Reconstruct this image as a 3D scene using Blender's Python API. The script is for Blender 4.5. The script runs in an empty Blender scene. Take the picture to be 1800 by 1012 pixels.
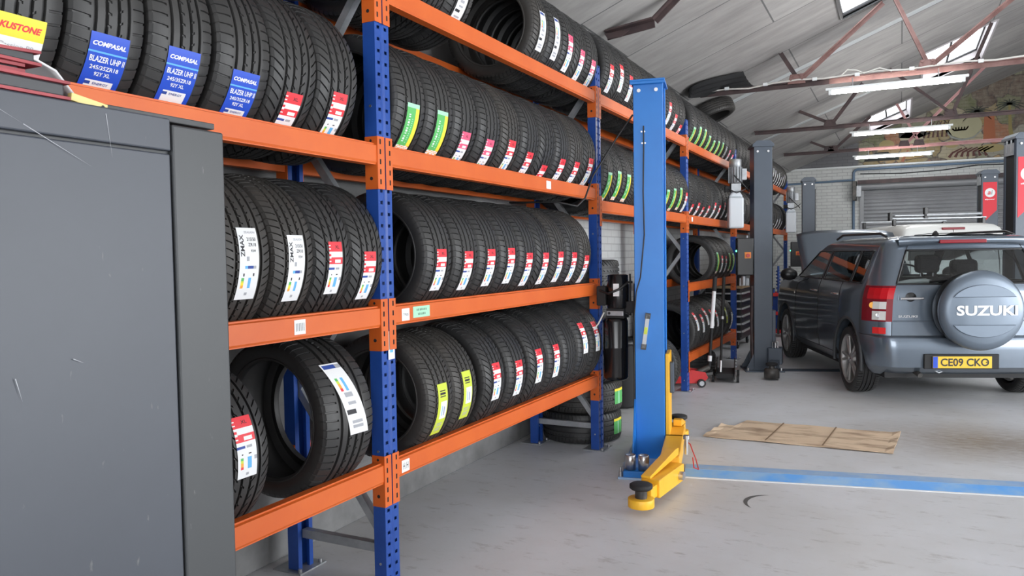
import bpy, bmesh, math, random
from mathutils import Vector, Matrix
random.seed(7)
sc = bpy.context.scene
COL = sc.collection
PI = math.pi
R = math.radians

# ------------------------------------------------------------------ camera
cam_data = bpy.data.cameras.new('camera')
cam = bpy.data.objects.new('camera', cam_data)
COL.objects.link(cam)
cam_data.sensor_width = 36.0
cam_data.lens = 1350.0 / 1800.0 * 36.0
cam_data.clip_start = 0.05
_r = Vector((0.89237996, 0.45103035, -0.01515348))
_u = Vector((-0.00566624, 0.0447741, 0.99898107))
_f = Vector((-0.45124926, 0.89138482, -0.04251116))
cam.matrix_world = Matrix(((_r.x, _u.x, -_f.x, 0), (_r.y, _u.y, -_f.y, 0), (_r.z, _u.z, -_f.z, 1.4704), (0, 0, 0, 1)))
sc.camera = cam

# ------------------------------------------------------------------ world + light
world = bpy.data.worlds.new('World')
sc.world = world
world.use_nodes = True
wn = world.node_tree.nodes
wn['Background'].inputs[0].default_value = (0.93, 0.96, 1.0, 1)
wn['Background'].inputs[1].default_value = 3.0
sc.view_settings.view_transform = 'Standard'
sc.view_settings.look = 'None'
sc.view_settings.gamma = 1.0
sc.view_settings.use_curve_mapping = False
sc.view_settings.exposure = 0.82

def area_light(name, loc, size, target, power, color=(1, 1, 1)):
    d = bpy.data.lights.new(name, 'AREA')
    d.shape = 'RECTANGLE'; d.size, d.size_y = size
    d.energy = power; d.color = color
    o = bpy.data.objects.new(name, d); COL.objects.link(o)
    o.location = loc
    o.rotation_euler = (Vector(target) - Vector(loc)).to_track_quat('-Z', 'Y').to_euler()
    return o
# daylight through the open roller door behind the photographer and an opening added in the unseen right-hand wall for side light
area_light('doorway_daylight', (3.0, -5.3, 2.2), (6.5, 3.6), (0.5, 4.0, 1.3), 110, (0.96, 0.98, 1.0))
area_light('added_side_daylight', (7.85, 6.0, 1.75), (8.9, 2.7), (0.0, 6.0, 1.0), 330, (0.95, 0.98, 1.0))

# ------------------------------------------------------------------ materials
MATS = {}
def principled(name, color, rough=0.5, metal=0.0, **kw):
    m = bpy.data.materials.new(name); m.use_nodes = True
    b = m.node_tree.nodes['Principled BSDF']
    b.inputs['Base Color'].default_value = (*color, 1)
    b.inputs['Roughness'].default_value = rough
    b.inputs['Metallic'].default_value = metal
    for k, v in kw.items():
        b.inputs[k].default_value = v
    MATS[name] = m
    return m
def nd(m, typ, **inp):
    n = m.node_tree.nodes.new(typ)
    for k, v in inp.items():
        try: n.inputs[k].default_value = v
        except Exception: setattr(n, k, v)
    return n
def lk(m, a, b): m.node_tree.links.new(a, b)
def mottled(name, c1, c2, scale=4.0, rough=0.5, metal=0.0, bump=0.0, detail=6.0, lo=0.35, hi=0.65, rvar=0.0, stretch=None):
    m = principled(name, c1, rough, metal)
    b = m.node_tree.nodes['Principled BSDF']
    tc = nd(m, 'ShaderNodeTexCoord')
    src = tc.outputs['Object']
    if stretch:
        mp = nd(m, 'ShaderNodeMapping'); mp.inputs['Scale'].default_value = stretch
        lk(m, src, mp.inputs['Vector']); src = mp.outputs['Vector']
    n = nd(m, 'ShaderNodeTexNoise', Scale=scale, Detail=detail, Roughness=0.6)
    lk(m, src, n.inputs['Vector'])
    r = nd(m, 'ShaderNodeValToRGB')
    r.color_ramp.elements[0].position = lo; r.color_ramp.elements[0].color = (*c1, 1)
    r.color_ramp.elements[1].position = hi; r.color_ramp.elements[1].color = (*c2, 1)
    lk(m, n.outputs['Fac'], r.inputs['Fac']); lk(m, r.outputs['Color'], b.inputs['Base Color'])
    if bump:
        bp = nd(m, 'ShaderNodeBump', Strength=bump, Distance=0.01)
        lk(m, n.outputs['Fac'], bp.inputs['Height']); lk(m, bp.outputs['Normal'], b.inputs['Normal'])
    if rvar:
        mr = nd(m, 'ShaderNodeMapRange'); mr.inputs['To Min'].default_value = rough - rvar; mr.inputs['To Max'].default_value = rough + rvar
        lk(m, n.outputs['Fac'], mr.inputs['Value']); lk(m, mr.outputs['Result'], b.inputs['Roughness'])
    return m
def emissive(name, color, strength):
    m = principled(name, color, 0.4)
    b = m.node_tree.nodes['Principled BSDF']
    b.inputs['Emission Color'].default_value = (*color, 1)
    b.inputs['Emission Strength'].default_value = strength
    return m

rubber = mottled('rubber', (0.020, 0.020, 0.021), (0.032, 0.031, 0.030), 5.0, 0.50, rvar=0.08)
rubber_brown = mottled('rubber_dusty', (0.024, 0.023, 0.022), (0.043, 0.039, 0.035), 4.0, 0.55)
orange = mottled('orange_paint', (0.575, 0.100, 0.012), (0.63, 0.122, 0.016), 3.0, 0.45)
rack_blue = mottled('rack_blue_paint', (0.012, 0.055, 0.27), (0.018, 0.075, 0.34), 6.0, 0.35)
lift_blue = mottled('lift_blue_paint', (0.009, 0.165, 0.55), (0.012, 0.19, 0.60), 2.5, 0.38)
strip_blue = mottled('worn_blue_paint', (0.10, 0.36, 0.82), (0.26, 0.46, 0.72), 3.5, 0.5, detail=10, lo=0.42, hi=0.62)
strip_blue2 = mottled('worn_grey_blue_paint', (0.20, 0.38, 0.68), (0.38, 0.49, 0.62), 5.0, 0.5, detail=10)
yellow = mottled('yellow_paint', (0.80, 0.40, 0.015), (0.86, 0.47, 0.03), 6.0, 0.4)
galv = mottled('galvanised_steel', (0.33, 0.35, 0.37), (0.45, 0.46, 0.48), 12.0, 0.45, 0.6)
steel = principled('bright_steel', (0.55, 0.55, 0.56), 0.3, 0.9)
dark_steel = mottled('oily_steel', (0.05, 0.05, 0.05), (0.12, 0.11, 0.10), 10, 0.5, 0.5)
lift_grey = mottled('lift_dark_grey', (0.050, 0.066, 0.092), (0.060, 0.078, 0.105), 2.0, 0.4)
black_plastic = principled('black_plastic', (0.012, 0.012, 0.013), 0.35)
black_matt = principled('black_matt', (0.012, 0.012, 0.013), 0.7)
black_gloss = principled('black_gloss_paint', (0.008, 0.008, 0.009), 0.2)
red_paint = mottled('red_paint', (0.48, 0.015, 0.02), (0.58, 0.03, 0.03), 8, 0.35)
red_sign = principled('red_sign', (0.66, 0.012, 0.03), 0.5)
paper = principled('white_paper', (0.78, 0.79, 0.80), 0.6)
paper_red = principled('paper_red', (0.74, 0.035, 0.05), 0.5)
paper_pink = principled('paper_pink', (0.82, 0.10, 0.20), 0.5)
paper_green = principled('paper_green', (0.10, 0.46, 0.12), 0.5)
paper_yellow = principled('paper_yellow', (0.86, 0.72, 0.05), 0.5)
paper_lime = principled('paper_lime', (0.58, 0.68, 0.06), 0.5)
paper_blue = principled('paper_blue', (0.012, 0.07, 0.52), 0.45)
paper_mint = principled('paper_mint', (0.38, 0.70, 0.50), 0.5)
ink = principled('ink_black', (0.02, 0.02, 0.025), 0.6)
ink_grey = principled('ink_grey', (0.36, 0.37, 0.40), 0.6)
ink_navy = principled('ink_navy', (0.02, 0.06, 0.30), 0.6)
ink_cyan = principled('ink_cyan', (0.12, 0.42, 0.75), 0.6)
ink_orange = principled('ink_orange', (0.85, 0.38, 0.05), 0.6)
white_paint = principled('white_paint', (0.72, 0.74, 0.74), 0.35)
tube_glow = emissive('tube_glow', (1.0, 0.98, 0.95), 40.0)
rust_red = mottled('truss_red_oxide', (0.17, 0.085, 0.075), (0.26, 0.15, 0.135), 6, 0.6)
rust_dark = mottled('truss_dark', (0.045, 0.030, 0.032), (0.085, 0.052, 0.050), 6, 0.6)
rust_pink = mottled('truss_pink', (0.40, 0.20, 0.20), (0.48, 0.26, 0.25), 6, 0.6)
cable_black = principled('cable_black', (0.012, 0.012, 0.013), 0.5)
cable_white = principled('cable_white', (0.62, 0.60, 0.56), 0.5)
conduit_blue = principled('conduit_blue_grey', (0.12, 0.18, 0.26), 0.45)
cabinet_grey = None
card = mottled('cardboard', (0.30, 0.20, 0.13), (0.66, 0.50, 0.35), 2.6, 0.85, detail=10, lo=.33, hi=.52, stretch=(1.0, 3.0, 1))
glass = principled('clear_glass', (0.85, 0.9, 0.9), 0.02)
glass.node_tree.nodes['Principled BSDF'].inputs['Transmission Weight'].default_value = 0.0
def thin_glass(name, tint, refl=0.12, rough=0.02):
    m = bpy.data.materials.new(name); m.use_nodes = True
    nt = m.node_tree; nt.nodes.remove(nt.nodes['Principled BSDF'])
    t = nt.nodes.new('ShaderNodeBsdfTransparent'); t.inputs[0].default_value = (*tint, 1)
    g = nt.nodes.new('ShaderNodeBsdfGlossy'); g.inputs['Roughness'].default_value = rough
    lw = nt.nodes.new('ShaderNodeLayerWeight'); lw.inputs['Blend'].default_value = 0.5
    fr = nt.nodes.new('ShaderNodeMath'); fr.operation = 'POWER'; fr.inputs[1].default_value = 4.0
    nt.links.new(lw.outputs['Facing'], fr.inputs[0])
    ad = nt.nodes.new('ShaderNodeMath'); ad.operation = 'MULTIPLY_ADD'; ad.inputs[1].default_value = 0.7; ad.inputs[2].default_value = 0.04 + refl
    mx = nt.nodes.new('ShaderNodeMixShader')
    nt.links.new(fr.outputs[0], ad.inputs[0]); nt.links.new(ad.outputs[0], mx.inputs[0])
    nt.links.new(t.outputs[0], mx.inputs[1]); nt.links.new(g.outputs[0], mx.inputs[2])
    nt.links.new(mx.outputs[0], nt.nodes['Material Output'].inputs[0])
    MATS[name] = m
    return m
car_glass = thin_glass('car_glass', (0.55, 0.60, 0.60), 0.04)
dark_glass = thin_glass('privacy_glass', (0.10, 0.11, 0.12), 0.06)
roof_glass = thin_glass('rooflight_glass', (0.92, 0.95, 0.96), 0.0)
car_paint = principled('car_paint_blue_grey', (0.145, 0.180, 0.225), 0.30, 0.6, **{'Coat Weight': 1.0, 'Coat Roughness': 0.05})
cover_paint = principled('wheel_cover_paint', (0.145, 0.180, 0.225), 0.42, 0.5, **{'Coat Weight': 0.25, 'Coat Roughness': 0.25})
car_trim = principled('car_trim_grey', (0.055, 0.058, 0.062), 0.5)
car_lamp_red = principled('lamp_red', (0.55, 0.008, 0.015), 0.35, **{'Specular IOR Level': 0.25})
car_lamp_dark = principled('lamp_dark_red', (0.22, 0.006, 0.015), 0.35, **{'Specular IOR Level': 0.25})
car_lamp_clear = principled('lamp_clear', (0.72, 0.72, 0.70), 0.12, **{'Coat Weight': 0.6})
badge_silver = principled('badge_silver', (.62, .62, .64), .3, .3)
chrome = principled('chrome', (0.75, 0.75, 0.77), 0.12, 1.0)
alloy = mottled('alloy_wheel', (0.36, 0.36, 0.36), (0.46, 0.45, 0.44), 10, 0.4, 0.6)
plate_yellow = principled('plate_yellow', (0.78, 0.50, 0.03), 0.4)
van_white = principled('van_white', (0.70, 0.71, 0.69), 0.3, **{'Coat Weight': 0.4})
upholstery = mottled('upholstery', (0.020, 0.020, 0.022), (0.045, 0.045, 0.048), 60, 0.85)

# ------------------------------------------------------------------ mesh helpers
class MB:
    def __init__(s): s.v = []; s.f = []; s.mi = []; s.mats = []; s.sm = []
    def m(s, mat):
        if mat is None: return 0
        if mat not in s.mats: s.mats.append(mat)
        return s.mats.index(mat)
    def add(s, vs, fs, mat=None, smooth=False, M=None):
        o = len(s.v)
        s.v += [tuple(M @ Vector(p)) if M else tuple(p) for p in vs]
        k = s.m(mat)
        for f in fs:
            s.f.append([o + i for i in f]); s.mi.append(k); s.sm.append(smooth)
    def box(s, lo, hi, mat=None, M=None):
        x0, y0, z0 = lo; x1, y1, z1 = hi
        vs = [(x0, y0, z0), (x1, y0, z0), (x1, y1, z0), (x0, y1, z0), (x0, y0, z1), (x1, y0, z1), (x1, y1, z1), (x0, y1, z1)]
        s.add(vs, [(3, 2, 1, 0), (4, 5, 6, 7), (0, 1, 5, 4), (1, 2, 6, 5), (2, 3, 7, 6), (3, 0, 4, 7)], mat, False, M)
    def cyl(s, p0, p1, r0, r1=None, n=16, mat=None, smooth=True, cap=True):
        p0 = Vector(p0); p1 = Vector(p1); r1 = r0 if r1 is None else r1
        d = (p1 - p0).normalized()
        a = d.orthogonal().normalized(); b = d.cross(a)
        vs = []
        for k in range(n):
            t = 2 * PI * k / n; q = a * math.cos(t) + b * math.sin(t)
            vs += [p0 + q * r0, p1 + q * r1]
        fs = [(2 * k, 2 * ((k + 1) % n), 2 * ((k + 1) % n) + 1, 2 * k + 1) for k in range(n)]
        s.add(vs, fs, mat, smooth)
        if cap:
            s.add([vs[2 * k] for k in range(n)], [tuple(range(n - 1, -1, -1))], mat)
            s.add([vs[2 * k + 1] for k in range(n)], [tuple(range(n))], mat)
    def tube(s, pts, r, n=8, mat=None):
        pts = [Vector(p) for p in pts]
        rings = []; a = None
        for i, p in enumerate(pts):
            d = (pts[min(i + 1, len(pts) - 1)] - pts[max(i - 1, 0)])
            d = d.normalized() if d.length > 1e-9 else Vector((0, 0, 1))
            a = (a - d * a.dot(d)).normalized() if a is not None and (a - d * a.dot(d)).length > 1e-5 else d.orthogonal().normalized()
            b = d.cross(a)
            rings.append([p + (a * math.cos(2 * PI * k / n) + b * math.sin(2 * PI * k / n)) * r for k in range(n)])
        vs = [q for g in rings for q in g]
        fs = []
        for i in range(len(rings) - 1):
            for k in range(n):
                k2 = (k + 1) % n
                fs.append((i * n + k, i * n + k2, (i + 1) * n + k2, (i + 1) * n + k))
        s.add(vs, fs, mat, True)
        s.add(rings[0], [tuple(range(n - 1, -1, -1))], mat); s.add(rings[-1], [tuple(range(n))], mat)
    def lathe(s, prof, M=None, n=32, mat=None, smooth=True, closed=False):
        # prof: (r, h) about the local Z axis
        vs = []; fs = []; m = len(prof)
        for k in range(n):
            t = 2 * PI * k / n
            for r, h in prof: vs.append((r * math.cos(t), r * math.sin(t), h))
        for k in range(n):
            k2 = (k + 1) % n
            for i in range(m if closed else m - 1):
                j = (i + 1) % m
                fs.append((k * m + i, k2 * m + i, k2 * m + j, k * m + j))
        s.add(vs, fs, mat, smooth, M)
    def prism(s, outline, d, mat=None, M=None, smooth=False):
        # outline: 2D points (x, z); extruded along local y from 0 to d
        n = len(outline)
        vs = [(x, 0, z) for x, z in outline] + [(x, d, z) for x, z in outline]
        fs = [tuple(range(n)), tuple(range(2 * n - 1, n - 1, -1))] + [((i + 1) % n, i, n + i, n + (i + 1) % n) for i in range(n)]
        s.add(vs, fs, mat, smooth, M)
    def mesh(s, name, mats=None):
        me = bpy.data.meshes.new(name)
        me.from_pydata(s.v, [], s.f)
        for m in (mats or s.mats): me.materials.append(m)
        me.polygons.foreach_set('material_index', s.mi)
        me.polygons.foreach_set('use_smooth', s.sm)
        bm = bmesh.new(); bm.from_mesh(me)
        bmesh.ops.recalc_face_normals(bm, faces=bm.faces)
        bm.to_mesh(me); bm.free()
        me.update()
        return me
    def build(s, name, parent=None, mats=None, bevel=0.0):
        o = bpy.data.objects.new(name, s.mesh(name, mats)); COL.objects.link(o)
        if parent: o.parent = parent
        if bevel:
            b = o.modifiers.new('bevel', 'BEVEL'); b.width = bevel; b.segments = 2; b.limit_method = 'ANGLE'; b.angle_limit = R(40)
        return o
def tag(o, label=None, cat=None, group=None, kind=None):
    if label: o['label'] = label
    if cat: o['category'] = cat
    if group: o['group'] = group
    if kind: o['kind'] = kind
    return o
def empty(name, loc=(0, 0, 0), rz=0.0, parent=None):
    o = bpy.data.objects.new(name, None); COL.objects.link(o)
    o.location = loc; o.rotation_euler = (0, 0, rz); o.empty_display_size = 0.1
    if parent: o.parent = parent
    return o
def children_of(o): return [c for c in bpy.data.objects if c.parent == o]
def dup(root, loc=None, rz=None):
    r = root.copy(); COL.objects.link(r)
    if loc is not None: r.location = loc
    if rz is not None: r.rotation_euler = (0, 0, rz)
    for ch in children_of(root):
        c = ch.copy(); COL.objects.link(c); c.parent = r
        for g in children_of(ch):
            d = g.copy(); COL.objects.link(d); d.parent = c
    return r
_tc = {}
def text_geo(body, size=1.0, bold=0.0, shear=0.0):
    key = (body, bold, shear)
    if key not in _tc:
        cu = bpy.data.curves.new('t', 'FONT'); cu.body = body; cu.size = 1.0; cu.offset = bold; cu.shear = shear
        cu.align_x = 'CENTER'; cu.align_y = 'CENTER'; cu.resolution_u = 3
        ob = bpy.data.objects.new('t', cu); COL.objects.link(ob)
        dg = bpy.context.evaluated_depsgraph_get(); dg.update()
        me = bpy.data.meshes.new_from_object(ob.evaluated_get(dg))
        vs = [(v.co.x, v.co.y) for v in me.vertices]; fs = [tuple(p.vertices) for p in me.polygons]
        bpy.data.objects.remove(ob); bpy.data.curves.remove(cu); bpy.data.meshes.remove(me)
        xs = [v[0] for v in vs]; ys = [v[1] for v in vs]
        cx, cy = (min(xs) + max(xs)) / 2, (min(ys) + max(ys)) / 2
        _tc[key] = ([(x - cx, y - cy) for x, y in vs], fs, max(xs) - min(xs), max(ys) - min(ys))
    return _tc[key]
def fit_text(mb, body, w, h, place, mat, bold=0.0, shear=0.0):
    # place(u, v): maps centred text coordinates in metres to 3D
    vs, fs, tw, th = text_geo(body, 1.0, bold, shear)
    sx = w / tw; sy = h / th
    mb.add([place(x * sx, y * sy) for x, y in vs], fs, mat)

# ------------------------------------------------------------------ the setting
WALL_L, WALL_R, WALL_E, WALL_F = -2.74, 7.9, 19.8, -6.0
RIDGE_X = 2.6
def roof_z(x): return 3.45 + 0.396 * (x + 2.26) if x <= RIDGE_X else roof_z(RIDGE_X) - 0.396 * (x - RIDGE_X)

def floor_material():
    m = principled('floor_paint', (0.5, 0.5, 0.5), 0.42)
    b = m.node_tree.nodes['Principled BSDF']
    tc = nd(m, 'ShaderNodeTexCoord')
    n1 = nd(m, 'ShaderNodeTexNoise', Scale=0.7, Detail=8.0, Roughness=0.62); lk(m, tc.outputs['Object'], n1.inputs['Vector'])
    r1 = nd(m, 'ShaderNodeValToRGB')
    r1.color_ramp.elements[0].position = 0.30; r1.color_ramp.elements[0].color = (0.52, 0.515, 0.505, 1)
    r1.color_ramp.elements[1].position = 0.62; r1.color_ramp.elements[1].color = (0.655, 0.665, 0.695, 1)
    lk(m, n1.outputs['Fac'], r1.inputs['Fac'])
    # oily streaks
    mp = nd(m, 'ShaderNodeMapping'); mp.inputs['Scale'].default_value = (2.4, 6.0, 1); mp.inputs['Rotation'].default_value = (0, 0, 0.25)
    lk(m, tc.outputs['Object'], mp.inputs['Vector'])
    n2 = nd(m, 'ShaderNodeTexNoise', Scale=2.2, Detail=10.0, Roughness=0.72); lk(m, mp.outputs['Vector'], n2.inputs['Vector'])
    r2 = nd(m, 'ShaderNodeValToRGB')
    r2.color_ramp.elements[0].position = 0.555; r2.color_ramp.elements[0].color = (0, 0, 0, 1)
    r2.color_ramp.elements[1].position = 0.74; r2.color_ramp.elements[1].color = (1, 1, 1, 1)
    lk(m, n2.outputs['Fac'], r2.inputs['Fac'])
    mx = nd(m, 'ShaderNodeMix'); mx.data_type = 'RGBA'
    mx.inputs[7].default_value = (0.27, 0.25, 0.23, 1)
    ml = nd(m, 'ShaderNodeMath'); ml.operation = 'MULTIPLY'; ml.inputs[1].default_value = 0.75
    lk(m, r2.outputs['Color'], ml.inputs[0])
    lk(m, ml.outputs[0], mx.inputs[0]); lk(m, r1.outputs['Color'], mx.inputs[6])
    # brownish dirt patch beside the cardboard
    sx = nd(m, 'ShaderNodeMapping'); sx.inputs['Location'].default_value = (-0.75 * 0.7, -6.75 * 1.15, 0); sx.inputs['Scale'].default_value = (0.7, 1.15, 1)
    lk(m, tc.outputs['Object'], sx.inputs['Vector'])
    gr = nd(m, 'ShaderNodeTexGradient'); gr.gradient_type = 'SPHERICAL'; lk(m, sx.outputs['Vector'], gr.inputs['Vector'])
    n3 = nd(m, 'ShaderNodeTexNoise', Scale=4.0, Detail=8.0, Roughness=0.7); lk(m, mp.outputs['Vector'], n3.inputs['Vector'])
    mm = nd(m, 'ShaderNodeMath'); mm.operation = 'MULTIPLY'; lk(m, gr.outputs['Fac'], mm.inputs[0]); lk(m, n3.outputs['Fac'], mm.inputs[1])
    m2 = nd(m, 'ShaderNodeMath'); m2.operation = 'MULTIPLY'; m2.inputs[1].default_value = 2.2; m2.use_clamp = True; lk(m, mm.outputs[0], m2.inputs[0])
    mx2 = nd(m, 'ShaderNodeMix'); mx2.data_type = 'RGBA'; mx2.inputs[7].default_value = (0.26, 0.215, 0.17, 1)
    lk(m, m2.outputs[0], mx2.inputs[0]); lk(m, mx.outputs[2], mx2.inputs[6])
    lk(m, mx2.outputs[2], b.inputs['Base Color'])
    mr = nd(m, 'ShaderNodeMapRange'); mr.inputs['To Min'].default_value = 0.30; mr.inputs['To Max'].default_value = 0.55
    lk(m, n1.outputs['Fac'], mr.inputs['Value']); lk(m, mr.outputs['Result'], b.inputs['Roughness'])
    bp = nd(m, 'ShaderNodeBump', Strength=0.12, Distance=0.01); lk(m, n2.outputs['Fac'], bp.inputs['Height']); lk(m, bp.outputs['Normal'], b.inputs['Normal'])
    return m
def brick_wall_material(name, c, mortar, axis='Y', rough=0.7, strength=0.5):
    m = principled(name, c, rough)
    b = m.node_tree.nodes['Principled BSDF']
    tc = nd(m, 'ShaderNodeTexCoord'); sp = nd(m, 'ShaderNodeSeparateXYZ'); cb = nd(m, 'ShaderNodeCombineXYZ')
    lk(m, tc.outputs['Object'], sp.inputs[0]); lk(m, sp.outputs[axis], cb.inputs['X']); lk(m, sp.outputs['Z'], cb.inputs['Y'])
    br = nd(m, 'ShaderNodeTexBrick', Scale=1.0)
    br.inputs['Brick Width'].default_value = 0.225; br.inputs['Row Height'].default_value = 0.075; br.inputs['Mortar Size'].default_value = 0.006
    br.inputs['Color1'].default_value = (*c, 1); br.inputs['Color2'].default_value = (*[x * 0.92 for x in c], 1); br.inputs['Mortar'].default_value = (*mortar, 1)
    lk(m, cb.outputs[0], br.inputs['Vector'])
    n = nd(m, 'ShaderNodeTexNoise', Scale=1.6, Detail=8.0, Roughness=0.65); lk(m, tc.outputs['Object'], n.inputs['Vector'])
    mr = nd(m, 'ShaderNodeMapRange'); mr.inputs['To Min'].default_value = 0.78; mr.inputs['To Max'].default_value = 1.15; lk(m, n.outputs['Fac'], mr.inputs['Value'])
    mx = nd(m, 'ShaderNodeMix'); mx.data_type = 'RGBA'; mx.blend_type = 'MULTIPLY'; mx.inputs[0].default_value = 1.0
    lk(m, br.outputs['Color'], mx.inputs[6]); lk(m, mr.outputs['Result'], mx.inputs[7]); lk(m, mx.outputs[2], b.inputs['Base Color'])
    bp = nd(m, 'ShaderNodeBump', Strength=strength, Distance=0.008); bp.invert = True
    lk(m, br.outputs['Fac'], bp.inputs['Height']); lk(m, bp.outputs['Normal'], b.inputs['Normal'])
    return m
def roof_material():
    m = principled('roof_boards', (0.4, 0.4, 0.4), 0.75)
    b = m.node_tree.nodes['Principled BSDF']
    tc = nd(m, 'ShaderNodeTexCoord'); sp = nd(m, 'ShaderNodeSeparateXYZ'); cb = nd(m, 'ShaderNodeCombineXYZ')
    lk(m, tc.outputs['Object'], sp.inputs[0]); lk(m, sp.outputs['X'], cb.inputs['X']); lk(m, sp.outputs['Y'], cb.inputs['Y'])
    br = nd(m, 'ShaderNodeTexBrick', Scale=1.0)
    br.inputs['Brick Width'].default_value = 2.4; br.inputs['Row Height'].default_value = 1.22; br.inputs['Mortar Size'].default_value = 0.008
    br.inputs['Color1'].default_value = (0.32, 0.305, 0.295, 1); br.inputs['Color2'].default_value = (0.39, 0.375, 0.36, 1); br.inputs['Mortar'].default_value = (0.12, 0.12, 0.12, 1)
    lk(m, cb.outputs[0], br.inputs['Vector'])
    mp = nd(m, 'ShaderNodeMapping'); mp.inputs['Scale'].default_value = (1.0, 3.5, 1); lk(m, tc.outputs['Object'], mp.inputs['Vector'])
    n = nd(m, 'ShaderNodeTexNoise', Scale=1.5, Detail=9.0, Roughness=0.65); lk(m, mp.outputs['Vector'], n.inputs['Vector'])
    mr = nd(m, 'ShaderNodeMapRange'); mr.inputs['To Min'].default_value = 0.45; mr.inputs['To Max'].default_value = 1.4; lk(m, n.outputs['Fac'], mr.inputs['Value'])
    mx = nd(m, 'ShaderNodeMix'); mx.data_type = 'RGBA'; mx.blend_type = 'MULTIPLY'; mx.inputs[0].default_value = 1.0
    lk(m, br.outputs['Color'], mx.inputs[6]); lk(m, mr.outputs['Result'], mx.inputs[7]); lk(m, mx.outputs[2], b.inputs['Base Color'])
    return m

def struct(mb, name, bevel=0.0):
    o = mb.build(name, bevel=bevel); o['kind'] = 'structure'; return o
mb = MB(); mb.box((WALL_L - 0.3, WALL_F, -0.2), (WALL_R, WALL_E + 0.3, 0.0), floor_material()); struct(mb, 'floor')
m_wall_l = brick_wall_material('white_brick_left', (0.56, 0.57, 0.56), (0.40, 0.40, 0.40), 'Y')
def grey_paint_and_shade_up_to(m, y0, y1, c):
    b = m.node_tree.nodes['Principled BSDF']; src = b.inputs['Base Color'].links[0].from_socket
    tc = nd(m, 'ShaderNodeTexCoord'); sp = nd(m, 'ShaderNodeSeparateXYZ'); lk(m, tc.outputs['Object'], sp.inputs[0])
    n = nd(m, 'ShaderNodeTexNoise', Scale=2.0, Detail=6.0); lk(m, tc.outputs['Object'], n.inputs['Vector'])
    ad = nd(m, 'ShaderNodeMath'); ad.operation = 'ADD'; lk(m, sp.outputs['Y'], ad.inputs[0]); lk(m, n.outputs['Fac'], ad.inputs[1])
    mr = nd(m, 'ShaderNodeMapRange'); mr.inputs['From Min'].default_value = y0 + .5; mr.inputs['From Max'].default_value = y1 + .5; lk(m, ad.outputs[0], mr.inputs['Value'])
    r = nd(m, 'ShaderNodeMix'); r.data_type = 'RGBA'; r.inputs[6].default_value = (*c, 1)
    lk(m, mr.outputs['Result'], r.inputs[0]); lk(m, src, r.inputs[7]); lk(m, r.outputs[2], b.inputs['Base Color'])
grey_paint_and_shade_up_to(m_wall_l, 4.55, 4.95, (0.17, 0.17, 0.17))  # grey paint, with the shade behind the rack painted into the same colour
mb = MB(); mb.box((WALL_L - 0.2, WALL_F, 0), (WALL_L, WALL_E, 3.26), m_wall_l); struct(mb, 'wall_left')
skirt = mottled('render_skirting', (0.13, 0.13, 0.13), (0.24, 0.24, 0.24), 2.5, 0.8, detail=8)
mb = MB(); mb.box((WALL_L, WALL_F, 0), (WALL_L + 0.035, WALL_E - 0.01, 0.26), skirt); struct(mb, 'baseboard_left', 0.008)
m_wall_r = brick_wall_material('white_brick_right', (0.66, 0.66, 0.65), (0.45, 0.45, 0.45), 'Y')
mb = MB(); mb.box((WALL_R, WALL_F, 0), (WALL_R + 0.2, 1.5, 3.26), m_wall_r); mb.box((WALL_R, 10.5, 0), (WALL_R + 0.2, WALL_E, 3.26), m_wall_r); mb.box((WALL_R, 1.5, 3.12), (WALL_R + 0.2, 10.5, 3.26), m_wall_r); struct(mb, 'wall_right')  # wide opening added in this unseen wall to let the side light in

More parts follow.
